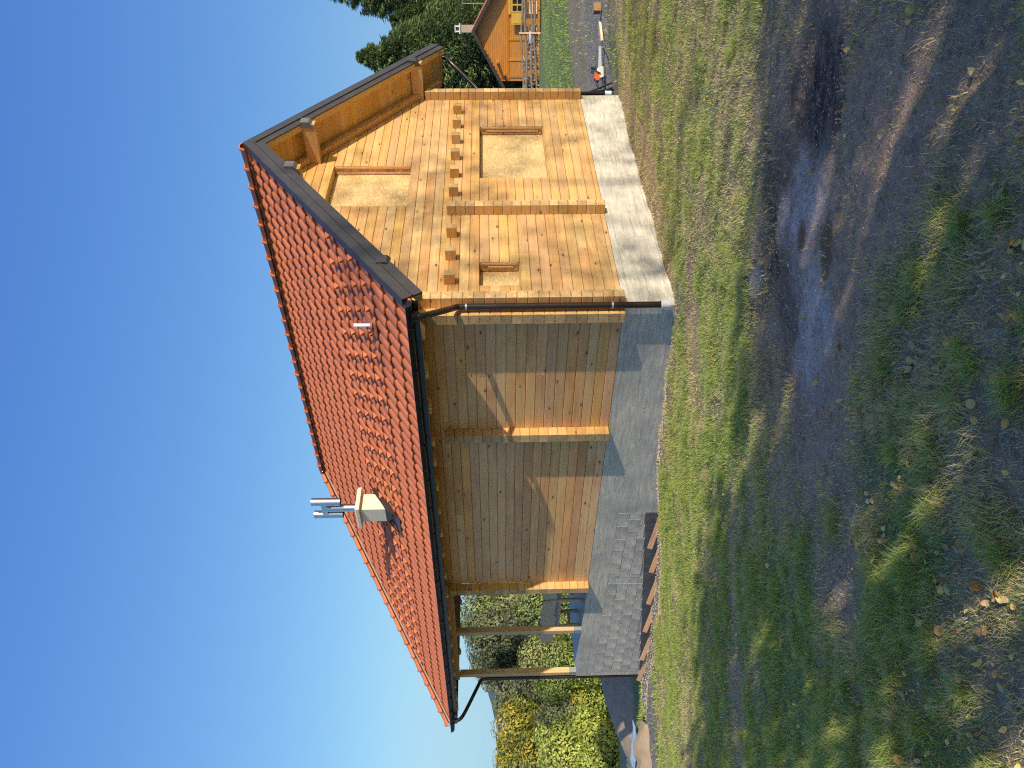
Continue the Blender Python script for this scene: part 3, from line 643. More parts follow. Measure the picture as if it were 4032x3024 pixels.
# rakes: metal trim, wooden verge rafter
for sg in (-1, 1):
    bq = lambda d: CTR+sg*d
    dE = CTR-EB
    def band(t0, t1, a0, a1, name, mat, d_in=0, dout=dE):
        # parallelogram band between depths t0..t1 below the plane, end cut square to the slope
        k = SL/tn/tn
        P = [(bq(d_in), HP-t0), (bq(dout-(t0*k)), HP-SL*(dout-t0*k)-t0), (bq(dout-(t1*k)), HP-SL*(dout-t1*k)-t1), (bq(d_in), HP-t1)]
        mbx = MB(); mbx.prism([(p[0], a0, Z(p[1])) for p in P], (0, a1-a0, 0)); return mbx.build(name, mat, roofo)
    band(-.035, .13, AF-.012, AF+.02, 'verge_flashing', M['trim'])
    band(.132, .152, AF-.022, AF+.02, 'flashing_seam', M['trim'])
    band(.154, .305, AF-.004, AF+.02, 'verge_fascia', M['trim'])
    band(-.037, -.022, AF-.012, AF+.085, 'verge_cover', M['trim'])
    band(.10, .30, AF+.021, AF+.12, 'verge_rafter', M['soffit'])
    band(.17, .335, -.10, -.003, 'wall_rafter', M['soffit'], 0, CTR+.60)
    # soffit boards running from verge to wall
    k = 0; d0 = .0
    while d0 < dE-.05:
        d1 = min(d0+.118, dE-.02)
        mbx = MB(); P = [(bq(d0+.0015), HP-SL*(d0+.0015)-.168), (bq(d1-.0015), HP-SL*(d1-.0015)-.168), (bq(d1-.0015), HP-SL*(d1-.0015)-.145), (bq(d0+.0015), HP-SL*(d0+.0015)-.145)]
        aa = AF+.12; ob = MB(); L = -aa-.0; P0 = P[0]
        ob.prism([(-L/2, (p[0]-P0[0]), p[1]-P0[1]) for p in P], (L, 0, 0)); o = ob.build('soffit_board', M['soffit'], roofo)
        o.matrix_local = Matrix(((0, 1, 0, P0[0]), (1, 0, 0, aa/2), (0, 0, 1, Z(P0[1])), (0, 0, 0, 1)))
        d0 = d1
# purlins
for b, h, w, hh in ((3.895, 2.77, .14, .2), (2*CTR-3.895-.14, 2.77, .14, .2), (6.35, 1.20, .14, .2), (.012, 1.20, .14, .2)):
    lo = h; mb = MB(); mb.box(-.35, .35, 0, w, 0, hh)
    o = mb.build('purlin', [M['beam']], roofo); o.matrix_local = Matrix(((0, 1, 0, b), (1, 0, 0, -.335), (0, 0, 1, Z(lo)), (0, 0, 0, 1))); o.data.flip_normals()
    mb = MB(); mb.box(b-.01, b+w+.01, AF-.03, AF+.07, Z(lo+hh*.45), Z(lo+hh+.02)); mb.prism([(b-.01, AF-.03, Z(lo+hh*.45)), (b-.01, AF+.07, Z(lo+hh*.45)), (b-.01, AF+.07, Z(lo-.005))], (w+.02, 0, 0)); mb.build('purlin_cap', M['cap'] if h > 2 else M['trim'], roofo)
# long purlin on top of the eave wall and over the terrace, rafters, eave boards
mb = MB(); mb.box(-5.2, 5.2, 0, .14, -.1, .1); o = mb.build('eave_purlin', [M['beam']], roofo); o.matrix_local = Matrix(((0, 1, 0, .0125), (1, 0, 0, 5.21), (0, 0, 1, Z(1.28)), (0, 0, 0, 1))); o.data.flip_normals()
mb = MB(); mb.box(-1.84, 1.84, 0, .13, -.1, .19); o = mb.build('terrace_beam', [M['beam']], roofo); o.matrix_local = Matrix(((0, 1, 0, .02), (1, 0, 0, 8.52), (0, 0, 1, Z(.90)), (0, 0, 0, 1))); o.data.flip_normals()
mb = MB(); mb.box(.03, 6.45, 10.20, 10.33, Z(.82), Z(1.1)); mb.build('terrace_beam', [M['beam']], roofo)
ra = [-.07, .59, 1.235, 1.9, 2.334, 2.892, 3.469, 4.059, 4.617, 5.267, 5.87, 6.62, 6.95, 7.60, 8.20, 8.75, 9.3, 9.85, 10.35]
def rafter(name):
    mb = MB(); P = [(-.66, roofh(-.66)-.15), (.30, roofh(.30)-.15), (.30, roofh(.30)-.34), (-.50, roofh(-.5)-.34), (-.62, roofh(-.62)-.27), (-.66, roofh(-.66)-.24)]
    mb.prism([(p[0], 0, p[1]) for p in P], (0, .10, 0)); return mb
for a in ra:
    o = rafter('rafter').build('rafter', M['soffit'], roofo); o.location = (0, a-.05, -HB)
for b in (.30, .85, 1.5, 2.15, 2.8, 3.5, 4.2, 4.9, 5.6, 6.2):      # tails on the hip end
    mb = MB(); hp = lambda a: HP-(a-AR)*(HP-roofh(EB))/(AE-AR)
    P = [(10.82, hp(10.82)-.15), (10.0, hp(10.0)-.15), (10.0, hp(10.0)-.34), (10.66, hp(10.66)-.34), (10.78, hp(10.78)-.28), (10.82, hp(10.82)-.24)]
    mb.prism([(b, p[0], Z(p[1])) for p in P], (.10, 0, 0)); mb.build('rafter', M['soffit'], roofo)
d0 = -.70
while d0 < .30:      # eave boards on top of the rafters, running along the eave
    d1 = d0+.118; mb = MB(); P = [(d0+.0015, roofh(d0)-.147), (d1-.0015, roofh(d1)-.147), (d1-.0015, roofh(d1)-.122), (d0+.0015, roofh(d0)-.122)]
    L = 11.2 if d0 < .1 else 11.0; ob = MB(); ob.prism([(-L/2, p[0]-d0, p[1]-P[0][1]) for p in P], (L, 0, 0)); o = ob.build('eave_board', M['soffit'], roofo)
    o.matrix_local = Matrix(((0, 1, 0, d0), (1, 0, 0, AF+.03+L/2), (0, 0, 1, Z(P[0][1])), (0, 0, 0, 1))); d0 = d1
mb = MB()      # hip end soffit
mb.prism([(-.5, 10.8, Z(.93)), (7.0, 10.8, Z(.93)), (6.2, 9.9, Z(1.4)), (.3, 9.9, Z(1.4))], (0, 0, .02)); mb.build('hip_soffit', M['soffit'], roofo)
# gutters
def gutter(p, q, name='gutter'):
    p, q = Vector(p), Vector(q); d = (q-p).normalized(); y = Vector((0, 0, 1)).cross(d); mb = MB(); seg = 10; r_ = .068; vs = []
    for e in (p, q):
        for k in range(seg+1):
            an = math.pi+math.pi*k/seg; vs.append(e+y*math.cos(an)*r_+Vector((0, 0, 1))*math.sin(an)*r_)
    s1 = seg+1; mb.add(vs, [(k, k+1, s1+k+1, s1+k) for k in range(seg)], 0, True)
    vs2 = [v+Vector((0, 0, .004)) for v in vs]
    mb.add(vs2, [(k, s1+k, s1+k+1, k+1) for k in range(seg)], 0, True)
    for e in (0, 1): mb.add(vs[e*s1:(e+1)*s1], [tuple(range(s1))], 0)
    for sg in (-1, 1): mb.tube([p+y*sg*r_, q+y*sg*r_], .008, 6)
    return mb.build(name, M['gutter'], roofo, fix=False)
GZ_ = Z(.995)
gutter((-.785, -.68, GZ_), (-.785, 11.02, GZ_)); gutter((7.28, -.68, GZ_), (7.28, 11.02, GZ_)); gutter((-.80, 10.98, GZ_-.003), (7.3, 10.98, GZ_-.003))
mb = MB(); mb.prism([(-.70, AF+.03, Z(1.01)), (-.70, 10.9, Z(1.01)), (-.70, 10.9, Z(.86)), (-.70, AF+.03, Z(.86))], (-.014, 0, 0)); mb.prism([(7.2, AF+.03, Z(1.01)), (7.2, 10.9, Z(1.01)), (7.2, 10.9, Z(.86)), (7.2, AF+.03, Z(.86))], (.014, 0, 0)); mb.build('eave_fascia', M['gutter'], roofo)
mb = MB(); mb.box(-.7, 7.2, 10.885, 10.90, Z(.86), Z(1.0)); mb.build('eave_fascia', M['gutter'], roofo)
for a in [-.35, .35, 1.05, 1.75, 2.5, 3.15, 3.8, 4.45, 5.1, 5.75, 6.4, 7.05, 7.55, 8.1, 8.75, 9.4, 10.0, 10.6]:
    mb = MB(); pts = [(-.785+math.cos(t)*.074, a, GZ_+math.sin(t)*.074) for t in np.linspace(math.pi, 2*math.pi, 9)]+[(-.69, a+.0, GZ_-.02)]
    mb.tube([(-.785-.074, a, GZ_+.012)]+pts, .007, 5); mb.build('gutter_bracket', M['gutter'], roofo)
# downpipes (things fixed to the house: parts of it)
def downpipe(pts, r_, base, name='downpipe', clip=None):
    mb = MB(); mb.tube(bezier(pts[:-1], 6)+[Vector(pts[-1])], r_, 14); o = mb.build(name, M['pipe'], house)
    for p, rr in (clip or []):
        c = MB(); c.tube([Vector(p)+Vector((0, 0, -.012)), Vector(p)+Vector((0, 0, .012))], rr, 14); c.tube([Vector(p), Vector(p)+Vector((.07, .07, 0))], .006, 6); c.build('pipe_clip', M['galv'], o)
    if base:
        p = Vector(pts[-1]); c = MB(); c.tube([p+Vector((0, 0, .02)), p-Vector((0, 0, .10))], r_*1.24, 16); c.tube([p+Vector((0, 0, .02)), p-Vector((0, 0, .005))], r_*1.34, 16); c.build('pipe_socket', M['pvc'], o)
    return o
x_, y_ = -.075, -.075
o = downpipe([(-.785, -.50, Z(.93)), (-.785, -.50, Z(.83)), (-.62, -.40, Z(.72)), (-.25, -.18, Z(.52)), (-.10, -.09, Z(.44)), (x_, y_, Z(.34)), (x_, y_, Z(-.2)), (x_, y_, Z(-.8)), (x_, y_, Z(-2.23))], .042, True, clip=[((x_, y_, Z(.32)), .045), ((x_, y_, Z(-1.58)), .045)])
mb = MB(); mb.tube([(-.785, -.50, Z(.945)), (-.785, -.50, Z(.84))], [.085, .047], 12); mb.build('outlet_funnel', M['gutter'], o)
o = downpipe([(7.28, -.42, Z(.93)), (7.26, -.42, Z(.80)), (7.10, -.36, Z(.66)), (6.80, -.12, Z(.30)), (6.66, -.02, Z(.16)), (6.62, .02, Z(.05)), (6.62, .02, Z(-.4)), (6.62, .02, Z(-1)), (6.62, .02, Z(-2.27))], .042, True, clip=[((6.62, .02, Z(-1.3)), .045)])
o = downpipe([(-.785, 10.55, Z(.93)), (-.785, 10.55, Z(.82)), (-.66, 10.52, Z(.70)), (-.15, 10.40, Z(.42)), (.0, 10.37, Z(.33)), (.03, 10.36, Z(.22)), (.03, 10.36, Z(-.3)), (.03, 10.36, Z(-1)), (.03, 10.36, Z(-3.25))], .038, False)
# vent pipe on the roof
mb = MB(); vb, va, vh = .12, .37, roofh(.12); mb.tube([(vb, va, Z(vh-.02)), (vb, va, Z(vh+.25))], .026, 14, caps=False); mb.tube([(vb, va, Z(vh+.20)), (vb, va, Z(vh+.25))], .030, 14); v = mb.build('vent_pipe', M['pvc'], roofo)
mb = MB(); mb.prism([(vb-.10, va-.11, Z(roofh(vb-.10))+.012), (vb+.16, va-.11, Z(roofh(vb+.16))+.012), (vb+.16, va+.11, Z(roofh(vb+.16))+.012), (vb-.10, va+.11, Z(roofh(vb-.10))+.012)], (0, 0, -.01)); mb.tube([(vb, va, Z(vh)), (vb, va, Z(vh+.03))], [.07, .03], 12); mb.build('vent_flashing', M['tile'], roofo)
# chimney
cb0, cb1, ca0, ca1 = .42, .76, 4.76, 5.10; mb = MB()
mb.prism([(cb0, ca0, Z(1.895)), (cb1, ca0, Z(2.11)), (cb1, ca0, Z(2.36)), (cb0, ca0, Z(2.36))], (0, ca1-ca0, 0)); ch = mb.build('chimney', M['stucco'], roofo)
mb = MB(); mb.box(cb0-.075, cb1+.075, ca0-.10, ca1+.10, Z(2.345), Z(2.395)); mb.add([(cb0-.075, ca0-.10, Z(2.395)), (cb1+.075, ca0-.10, Z(2.395)), (cb1+.075, ca1+.10, Z(2.395)), (cb0-.075, ca1+.10, Z(2.395)), (cb0-.05, ca0-.075, Z(2.42)), (cb1+.05, ca0-.075, Z(2.42)), (cb1+.05, ca1+.075, Z(2.42)), (cb0-.05, ca1+.075, Z(2.42))], [(0,1,5,4),(1,2,6,5),(2,3,7,6),(3,0,4,7),(4,5,6,7)]); mb.build('chimney_cap', M['stucco'], roofo)
mb = MB(); g = .012; mb.prism([(cb0-g, ca0-g, Z(roofh(cb0)-.05)), (cb1+g, ca0-g, Z(roofh(cb1)-.05)), (cb1+g, ca0-g, Z(2.10)), (cb0-g, ca0-g, Z(1.9))], (0, ca1-ca0+2*g, 0))
mb.prism([(cb0-g, ca0-.03, Z(1.80)), (cb0-g, ca1+.03, Z(1.80)), (cb0-.27, ca1+.07, Z(roofh(cb0-.27)+.02)), (cb0-.27, ca0-.07, Z(roofh(cb0-.27)+.02))], (0, 0, -.012))
mb.prism([(cb0-.27, ca0-.07, Z(roofh(cb0-.27)+.03)), (cb1+.1, ca0-.07, Z(roofh(cb1+.1)+.03)), (cb1+.1, ca0-g, Z(roofh(cb1+.1)+.09)), (cb0-.02, ca0-g, Z(roofh(cb0)+.09))], (0, 0, -.01))
mb.prism([(cb0-.27, ca1+.07, Z(roofh(cb0-.27)+.03)), (cb1+.1, ca1+.07, Z(roofh(cb1+.1)+.03)), (cb1+.1, ca1+g, Z(roofh(cb1+.1)+.09)), (cb0-.02, ca1+g, Z(roofh(cb0)+.09))], (0, 0, -.01))
mb.build('chimney_flashing', M['flash'], roofo)
fb, fa = .60, 4.93; mb = MB(); mb.tube([(fb, fa, Z(2.40)), (fb, fa, Z(2.99))], .068, 18); mb.tube([(fb, fa, Z(2.62)), (fb, fa, Z(2.66))], .0705, 18); mb.build('flue_pipe', M['steel'], roofo)
for s_ in (-.175, .175):
    mb = MB(); r_ = .072; mb.tube([(fb, fa+s_, Z(2.70)), (fb, fa+s_, Z(3.21))], r_, 20, caps=False); mb.tube([(fb, fa+s_, Z(2.70)), (fb, fa+s_, Z(3.21))], r_-.004, 20, caps=False, mi=1); mb.build('flue_cowl', [M['steel'], M['dark']], roofo, fix=False)
mb = MB(); mb.box(fb-.05, fb+.05, fa-.12, fa+.12, Z(2.95), Z(3.045)); mb.prism([(fb-.05, fa-.10, Z(2.955)), (fb-.05, fa-.02, Z(2.955)), (fb-.05, fa-.06, Z(2.88))], (.1, 0, 0)); mb.build('flue_crosspiece', M['steel'], roofo)
# ------------------------------------------------------------------ foundation
f = MB()
f.box(.0, 6.50, .0, .25, Z(-2.95), Z(H0-.002)); f.box(.0, .25, .25, 10.27, Z(-2.12), Z(H0-.002)); f.box(0, .25, .25, 4.44, Z(-3.0), Z(-2.12)); f.box(.25, 6.5, .3, 10.27, Z(-1.90), Z(H0-.004)); f.box(6.3, 6.5, .25, 10.27, Z(-3.4), Z(-1.9)); f.box(.25, 6.3, 10.1, 10.27, Z(-3.5), Z(-1.9))
fo = f.build('foundation', M['conc'], house)
f = MB(); f.box(.006, .10, 4.44, 10.26, Z(-3.6), Z(-2.12)); f.build('block_mortar', M['block'], fo)
f = MB(); f.box(.02, 6.4, 6.7, 10.26, Z(H0-.002), Z(H0+.004)); f.build('terrace_floor', M['slab'], fo)
for a0, a1 in ((6.42, 6.61), (10.12, 10.268)):
    f = MB(); f.box(.001, .09, a0, a1, Z(-2.56-.1345*(a0-4.45)), Z(-2.122)); f.build('concrete_pillar', M['conc'], fo)
botl = lambda a: -2.57-.1*(a-4.45) if a < 10.3 else -3.15
nb = 0
for rr in range(6):
    h1 = -2.122-.197*rr; h0 = h1-.197
    for lo, hi in ((4.44, 6.42), (6.61, 10.12)):
        a = lo-(.19 if rr % 2 else .0)
        while a < hi:
            p, q = max(a, lo), min(a+.375, hi); a += .375
            if q-p < .05: continue
            hb = botl((p+q)/2); z0 = max(h0, hb)
            if h1-z0 < .05: continue
            mb = MB(); j = .0035; e = .004; x = -.0015-random.uniform(0, .002)
            y0, y1, zz0, zz1 = p+j, q-j, z0+j, h1-j
            cc = ((y0+y1)/2, (zz0+zz1)/2); jit = lambda: random.uniform(-.004, .004)
            mb.add([(.02, y0-cc[0], zz0-cc[1]), (.02, y1-cc[0], zz0-cc[1]), (.02, y1-cc[0], zz1-cc[1]), (.02, y0-cc[0], zz1-cc[1])]+[(x+jit()*.5, y0-cc[0]+e+jit(), zz0-cc[1]+e+jit()), (x+jit()*.5, y1-cc[0]-e+jit(), zz0-cc[1]+e+jit()), (x+jit()*.5, y1-cc[0]-e+jit(), zz1-cc[1]-e+jit()), (x+jit()*.5, y0-cc[0]+e+jit(), zz1-cc[1]-e+jit())], [(0,4,5,1), (1,5,6,2), (2,6,7,3), (3,7,4,0), (4,7,6,5)])
            o = mb.build('concrete_block', M['block'], fo); o.location = (0, cc[0], Z(cc[1]))
            o.rotation_euler = (0, 0, 0); nb += 1
f = MB(); f.box(-.004, .011, 4.44, 10.26, Z(-3.6), Z(-3.5)); 
mb = MB()
P = [(4.46, -2.58), (10.26, -3.16), (10.26, -3.7), (4.46, -3.2)]
mb.prism([(-.001, p[0], Z(p[1])) for p in P], (.05, 0, 0)); mb.build('damp_footing', M['bitumen'], fo)
# terrace posts with steel shoes: parts of the house
for a, b, top_ in ((8.34, .02, .802), (10.13, .02, .785)):
    mb = MB(); g = .006; w = .125; poly = [(g, 0), (w-g, 0), (w, g), (w, w-g), (w-g, w), (g, w), (0, w-g), (0, g)]
    ob = MB(); L = top_+1.60; ob.prism([(-L/2, p[0], p[1]) for p in poly], (L, 0, 0)); o = ob.build('terrace_post', M['post'], house)
    o.matrix_local = Matrix(((0, 1, 0, b), (0, 0, 1, a), (1, 0, 0, Z((top_-1.60)/2)), (0, 0, 0, 1)))
    mb = MB(); mb.box(b+.004, b+w-.004, a+.004, a+.012, Z(H0+.004), Z(-1.60)); mb.box(b+.004, b+w-.004, a+w-.012, a+w-.004, Z(H0+.004), Z(-1.60)); mb.box(b-.01, b+w+.01, a-.01, a+w+.01, Z(H0+.0045), Z(H0+.012)); mb.box(b+.004, b+.012, a+.0125, a+w-.0125, Z(H0+.013), Z(-1.601)); mb.build('post_shoe', M['galv'], house)
    mb = MB(); mb.tube([(b+.06, a+.06, Z(top_)), (b+.06, a+.06, Z(top_+.05))], .012, 8); mb.build('post_bolt', M['galv'], house)
# ------------------------------------------------------------------ terrace bench and table
def local_thing(name, loc_abh, label, cat, group=None):
    o = empty(name, W(*loc_abh), A0); tag(o, label, cat, group); return o
bench = local_thing('rustic_bench', (8.3, .55, H0+.004), 'long rustic wooden bench with wavy-edged plank back on the terrace', 'bench')
# local: x = b, y = a
pts = []; y0, y1 = -1.35, 1.15
up_ = [(y, .78+.008*math.sin(y*7)+(.05*math.exp(-((y-.42)/.06)**2))) for y in np.linspace(y0, y1, 26)]
dn = [(y, .51+.012*math.sin(y*5+1)-(.04*math.exp(-((y-.30)/.12)**2))) for y in np.linspace(y1, y0, 26)]
endc = [(y1+.10, .74), (y1+.16, .66), (y1+.10, .56)]
mb = MB(); mb.prism([(-.06, p[0], p[1]) for p in up_+endc+dn], (-.05, 0, 0)); mb.build('backrest', M['rustic'], bench)
mb = MB(); mb.prism([(.42, -1.3, .44), (.42, 1.1, .44), (-.02, 1.15, .44), (-.04, -1.35, .44)], (0, 0, -.055)); mb.build('seat', M['rustic'], bench)
for y, t in ((-.42, .35), (.80, 0)):
    for x in (-.115 if y < 0 else .02, .36):
        mb = MB(); hh = .80 if x < 0 else .385
        mb.tube([(x, y, 0), (x+.01, y, hh*.5), (x-.02, y+.02, hh)], [.045, .038, .03], 8); mb.build('leg', M['rustic'], bench)
    mb = MB(); mb.tube([(-.0, y, .16), (.36, y, .16)], .03, 8); mb.build('stretcher', M['rustic'], bench)
tb = local_thing('terrace_table', (8.15, 1.75, H0+.004), 'pale topped wooden table behind the terrace bench', 'table')
mb = MB(); mb.box(-.42, .42, -1.1, 1.1, .60, .64); mb.build('tabletop', M['slab'], tb)
for x in (-.3, .3):
    for y in (-.9, .9): mb = MB(); mb.box(x-.04, x+.04, y-.04, y+.04, 0, .599); mb.build('leg', M['rustic'], tb)
# boards edging the trench
bp_ = [(4.02, 4.92), (4.95, 5.66), (5.70, 6.71), (6.78, 7.73), (7.80, 8.86), (8.92, 9.77)]
for i, (a0, a1) in enumerate(bp_):
    L = a1-a0+.12; mb = MB(); mb.box(-L/2, L/2, -.014, .014, -.042, .042)
    o = mb.build('edging_board', M['edge']); am = (a0+a1)/2; gz = float(tz(*W(am, -.40, 0).xy))
    o.matrix_world = Matrix.Translation(W(am, -.335, gz-EYE+.01)) @ Matrix(((dA.x, dB.x, 0), (dA.y, dB.y, 0), (0, 0, 1))).to_4x4() @ Matrix.Rotation(-.10, 4, 'Y') @ Matrix.Rotation(-.03, 4, 'Z') @ Matrix.Rotation(-.25, 4, 'X')
    tag(o, ['first edging board of the drain trench, nearest the front corner of the house', 'second edging board from the front corner, half hidden by gravel', 'third edging board, below the middle of the terrace corner logs', 'fourth edging board along the trench, under the bench', 'fifth edging board along the trench, beside the near terrace post', 'last edging board of the trench, by the far corner of the block wall'][i], 'board', 'orange-brown boards edging the drain trench')
# ------------------------------------------------------------------ stones, gravel
def stone_mesh(k):
    bm = bmesh.new(); bmesh.ops.create_icosphere(bm, subdivisions=1, radius=1)
    for v in bm.verts: v.co *= 1+.28*mnoise.noise(v.co*1.3+Vector((k*7, 0, 0))); v.co.z *= .65
    me = bpy.data.meshes.new('s'); bm.to_mesh(me); bm.free(); return np.array([v.co for v in me.vertices]), np.array([p.vertices[:] for p in me.polygons])
SM = [stone_mesh(k) for k in range(4)]
def scatter_stones(name, P, sizes, mat, kind='stuff'):
    V = []; F = []; n = 0
    for i, (p, s_) in enumerate(zip(P, sizes)):
        v, f_ = SM[i % 4]; an = random.random()*6.3; c, s2 = math.cos(an), math.sin(an)
        v = v @ np.array([[c, s2, 0], [-s2, c, 0], [0, 0, 1]])*s_*(1, random.uniform(.6, 1), random.uniform(.6, 1.1)); V.append(v+p); F.append(f_+n); n += len(v)
    me = bpy.data.meshes.new(name); fast_mesh(me, np.concatenate(V), np.concatenate(F), False); return tag(mesh_obj(name, me, None, [mat]), kind=kind)
P = []; S = []
for i in range(2200):
    if random.random() < .45: a = random.uniform(-.1, 4.5); b = -abs(random.gauss(.10, .09))-.01
    elif random.random() < .8: a = random.uniform(4.0, 10.8); b = -random.uniform(.36, .85)
    else: a = -abs(random.gauss(.05, .07)); b = random.uniform(0, 6.3)
    w = W(a, b, 0); P.append((w.x, w.y, float(0))); S.append(random.uniform(.006, .02)*(1.5 if random.random() < .08 else 1))
P = np.array(P); P[:, 2] = tz(P[:, 0], P[:, 1])+.003; scatter_stones('gravel', P, S, M['stone'])
P = []; S = []
for i in range(420):
    x = random.gauss(.2, 1.4); y = random.gauss(5.0, 1.0); P.append((x, y, 0)); S.append(random.uniform(.003, .009))
P = np.array(P); P[:, 2] = tz(P[:, 0], P[:, 1])+.002; scatter_stones('pebbles', P, S, M['stone'])
# ------------------------------------------------------------------ grass
def blades(name, X, Y, hgt, wid, tint, mat, lean=.5):
    n = len(X); Zg = tz(X, Y)-.006; an = rng.random(n)*2*np.pi; la = rng.random(n)*2*np.pi; ln = lean*(.3+rng.random(n))
    ux, uy = np.cos(an)*wid, np.sin(an)*wid; lx, ly = np.cos(la)*ln*hgt, np.sin(la)*ln*hgt
    p0 = np.stack([X-ux, Y-uy, Zg], 1); p1 = np.stack([X+ux, Y+uy, Zg], 1)
    p2 = np.stack([X+ux*.6+lx*.45, Y+uy*.6+ly*.45, Zg+hgt*.62], 1); p3 = np.stack([X-ux*.6+lx*.45, Y-uy*.6+ly*.45, Zg+hgt*.62], 1)
    p4 = np.stack([X+lx*1.2, Y+ly*1.2, Zg+hgt], 1)
    co = np.stack([p0, p1, p2, p3, p4], 1).reshape(-1, 3); i = np.arange(n)*5
    t = np.concatenate([np.stack([i, i+1, i+2], 1), np.stack([i, i+2, i+3], 1), np.stack([i+3, i+2, i+4], 1)])
    me = bpy.data.meshes.new(name); fast_mesh(me, co, t, False)
    at = me.attributes.new('tint', 'FLOAT', 'POINT'); at.data.foreach_set('value', np.repeat(tint, 5).astype(np.float32))
    return tag(mesh_obj(name, me, None, [mat]), kind='stuff')
def sample(n, umax, y0, y1, pw=1.0, umin=None):
    y = (y0**pw+rng.random(n)*(y1**pw-y0**pw))**(1/pw); u = rng.random(n)*(umax-(umin if umin is not None else -umax))+(umin if umin is not None else -umax)
    return u*y, y
def outside_house(X, Y):
    a, b = house_ab(X, Y); return ~((a > -.02) & (a < 10.3) & (b > -.02) & (b < 6.6))
gx, gy = sample(820000, .60, 2.1, 15, .75); mk = masks(gx, gy); clump = fbm(gx+3, gy, 3.2, 3)
pr = np.clip(mk['green']*1.05*(.35+1.1*sstep(clump, .35, .62))+.20*(1-.8*mk['bare'])*(1-mk['gravel'])*(1-mk['char'])+.12*mk['straw'], 0, 1)
pr *= (1-mk['ash'])*(1-.97*mk['char'])
ok = (rng.random(len(gx)) < pr) & outside_house(gx, gy); gx, gy = gx[ok], gy[ok]; g_ = mk['green'][ok]; cl = clump[ok]
near = 1-sstep(gy, 2.5, 4.5)
hg = (.018+.028*rng.random(len(gx)))*(.7+.9*sstep(cl, .4, .68)*(.5+g_))*(1+.5*near*sstep(cl, .5, .7))
wd_ = (.0012+.0010*rng.random(len(gx)))*(.8+gy*.13)
tint = np.where(rng.random(len(gx)) < .12+.78*g_, .5+.5*rng.random(len(gx)), .42*rng.random(len(gx)))
blades('grass', gx, gy, hg, wd_, tint, M['grass'], .8)
# denser taller tufts
tc_ = []
for i in range(230):
    y = random.uniform(2.3, 5.2) if random.random() < .8 else random.uniform(5, 10); x = random.uniform(-.55, .5)*y
    mm = masks(np.array([x]), np.array([y])); 
    if mm['bare'][0] > .4 or random.random() > .25+.9*mm['green'][0]: continue
    tc_.append((x, y, random.uniform(.03, .10)))
TX = []; TY = []; TH = []; TT = []
for x, y, r_ in tc_:
    k = int(150+2600*r_); a_ = rng.random(k)*6.283; q = np.abs(rng.normal(0, r_, k)); TX.append(x+np.cos(a_)*q); TY.append(y+np.sin(a_)*q); TH.append((.035+.045*rng.random(k))*(1.25-np.clip(q/r_/2.5, 0, .7))); gtone = .42 if random.random() < .2 else 1.0
    TT.append(np.where(rng.random(k) < .85, .5+.5*rng.random(k), .3*rng.random(k))*gtone)
TX, TY, TH, TT = map(np.concatenate, (TX, TY, TH, TT)); blades('grass_tufts', TX, TY, TH, .0013+.001*rng.random(len(TX)), TT, M['grass'], .9)
# longer-range grass: right meadow and left bank
gx, gy = sample(90000, .60, 15, 38, 1.0); mk = masks(gx, gy); ok = (rng.random(len(gx)) < mk['green']*.9+.05) & outside_house(gx, gy) & (np.abs(gx) > 3); gx, gy = gx[ok], gy[ok]
blades('meadow_grass', gx, gy, .04+.05*rng.random(len(gx)), .006+.006*rng.random(len(gx)), .55+.45*rng.random(len(gx)), M['grass'], .7)
# ------------------------------------------------------------------ fallen leaves
def leaf_mesh(k):
    r = random.Random(k); L = 1.0; wd2 = r.uniform(.28, .42); curl = r.uniform(.1, .5); vs = []; n = 6
    for i in range(n+1):
        t = i/n; w = wd2*math.sin(math.pi*min(1, t*.93+.05))**.8*(1.1-.3*t); zc = curl*(t-.5)**2*1.2+.06*math.sin(t*7+k)
        vs += [(t-.5, -w, zc+curl*.45*w+r.uniform(-.03, .03)), (t-.5, 0, zc), (t-.5, w, zc+curl*.45*w+r.uniform(-.03, .03))]
    fs = []
    for i in range(n):
        for j in (0, 1): q = i*3+j; fs.append((q, q+1, q+4, q+3))
    fs.append((0, 1, 2)); vs += [(-.5, 0.02, .0), (-.5, -.02, 0.0), (-.78, .06, .05)]; fs.append((len(vs)-3, len(vs)-2, len(vs)-1))
    me = bpy.data.meshes.new('fallen_leaf'); me.from_pydata(vs, [], fs); me.materials.append(M['leaf']); me.polygons.foreach_set('use_smooth', [True]*len(fs)); return me
LMS = [leaf_mesh(k) for k in range(7)]
spots = []
while len(spots) < 290:
    y = 2.35+abs(random.gauss(0, 1.6)) if random.random() < .85 else random.uniform(3, 6.5)
    x = random.uniform(-.52, .52)*y
    if y > 6.5: continue
    d = float(fbm(np.array([x+50]), np.array([y]), 1.3, 3)[0])
    mm = masks(np.array([x]), np.array([y]))
    if random.random() < (d-.3)*2.2*(1-.75*mm['bare'][0])*(1-.9*mm['char'][0]): 
        for q in range(1 if random.random() < .72 else 3): spots.append((x+random.gauss(0, .03)*(q > 0), y+random.gauss(0, .03)*(q > 0)))
for x, y in spots[:295]:
    o = bpy.data.objects.new('fallen_leaf', random.choice(LMS)); col.objects.link(o); s_ = random.uniform(.026, .056)
    o.location = (x, y, float(tz(x, y))+random.uniform(.008, .022)); o.rotation_euler = (random.gauss(0, .45)+(math.pi if random.random() < .3 else 0), random.gauss(0, .45), random.random()*6.28); o.scale = (s_, s_, s_)
    tag(o, 'dry yellow-brown leaf lying loose on the shaded foreground grass', 'fallen leaf', 'fallen leaves scattered over the foreground')
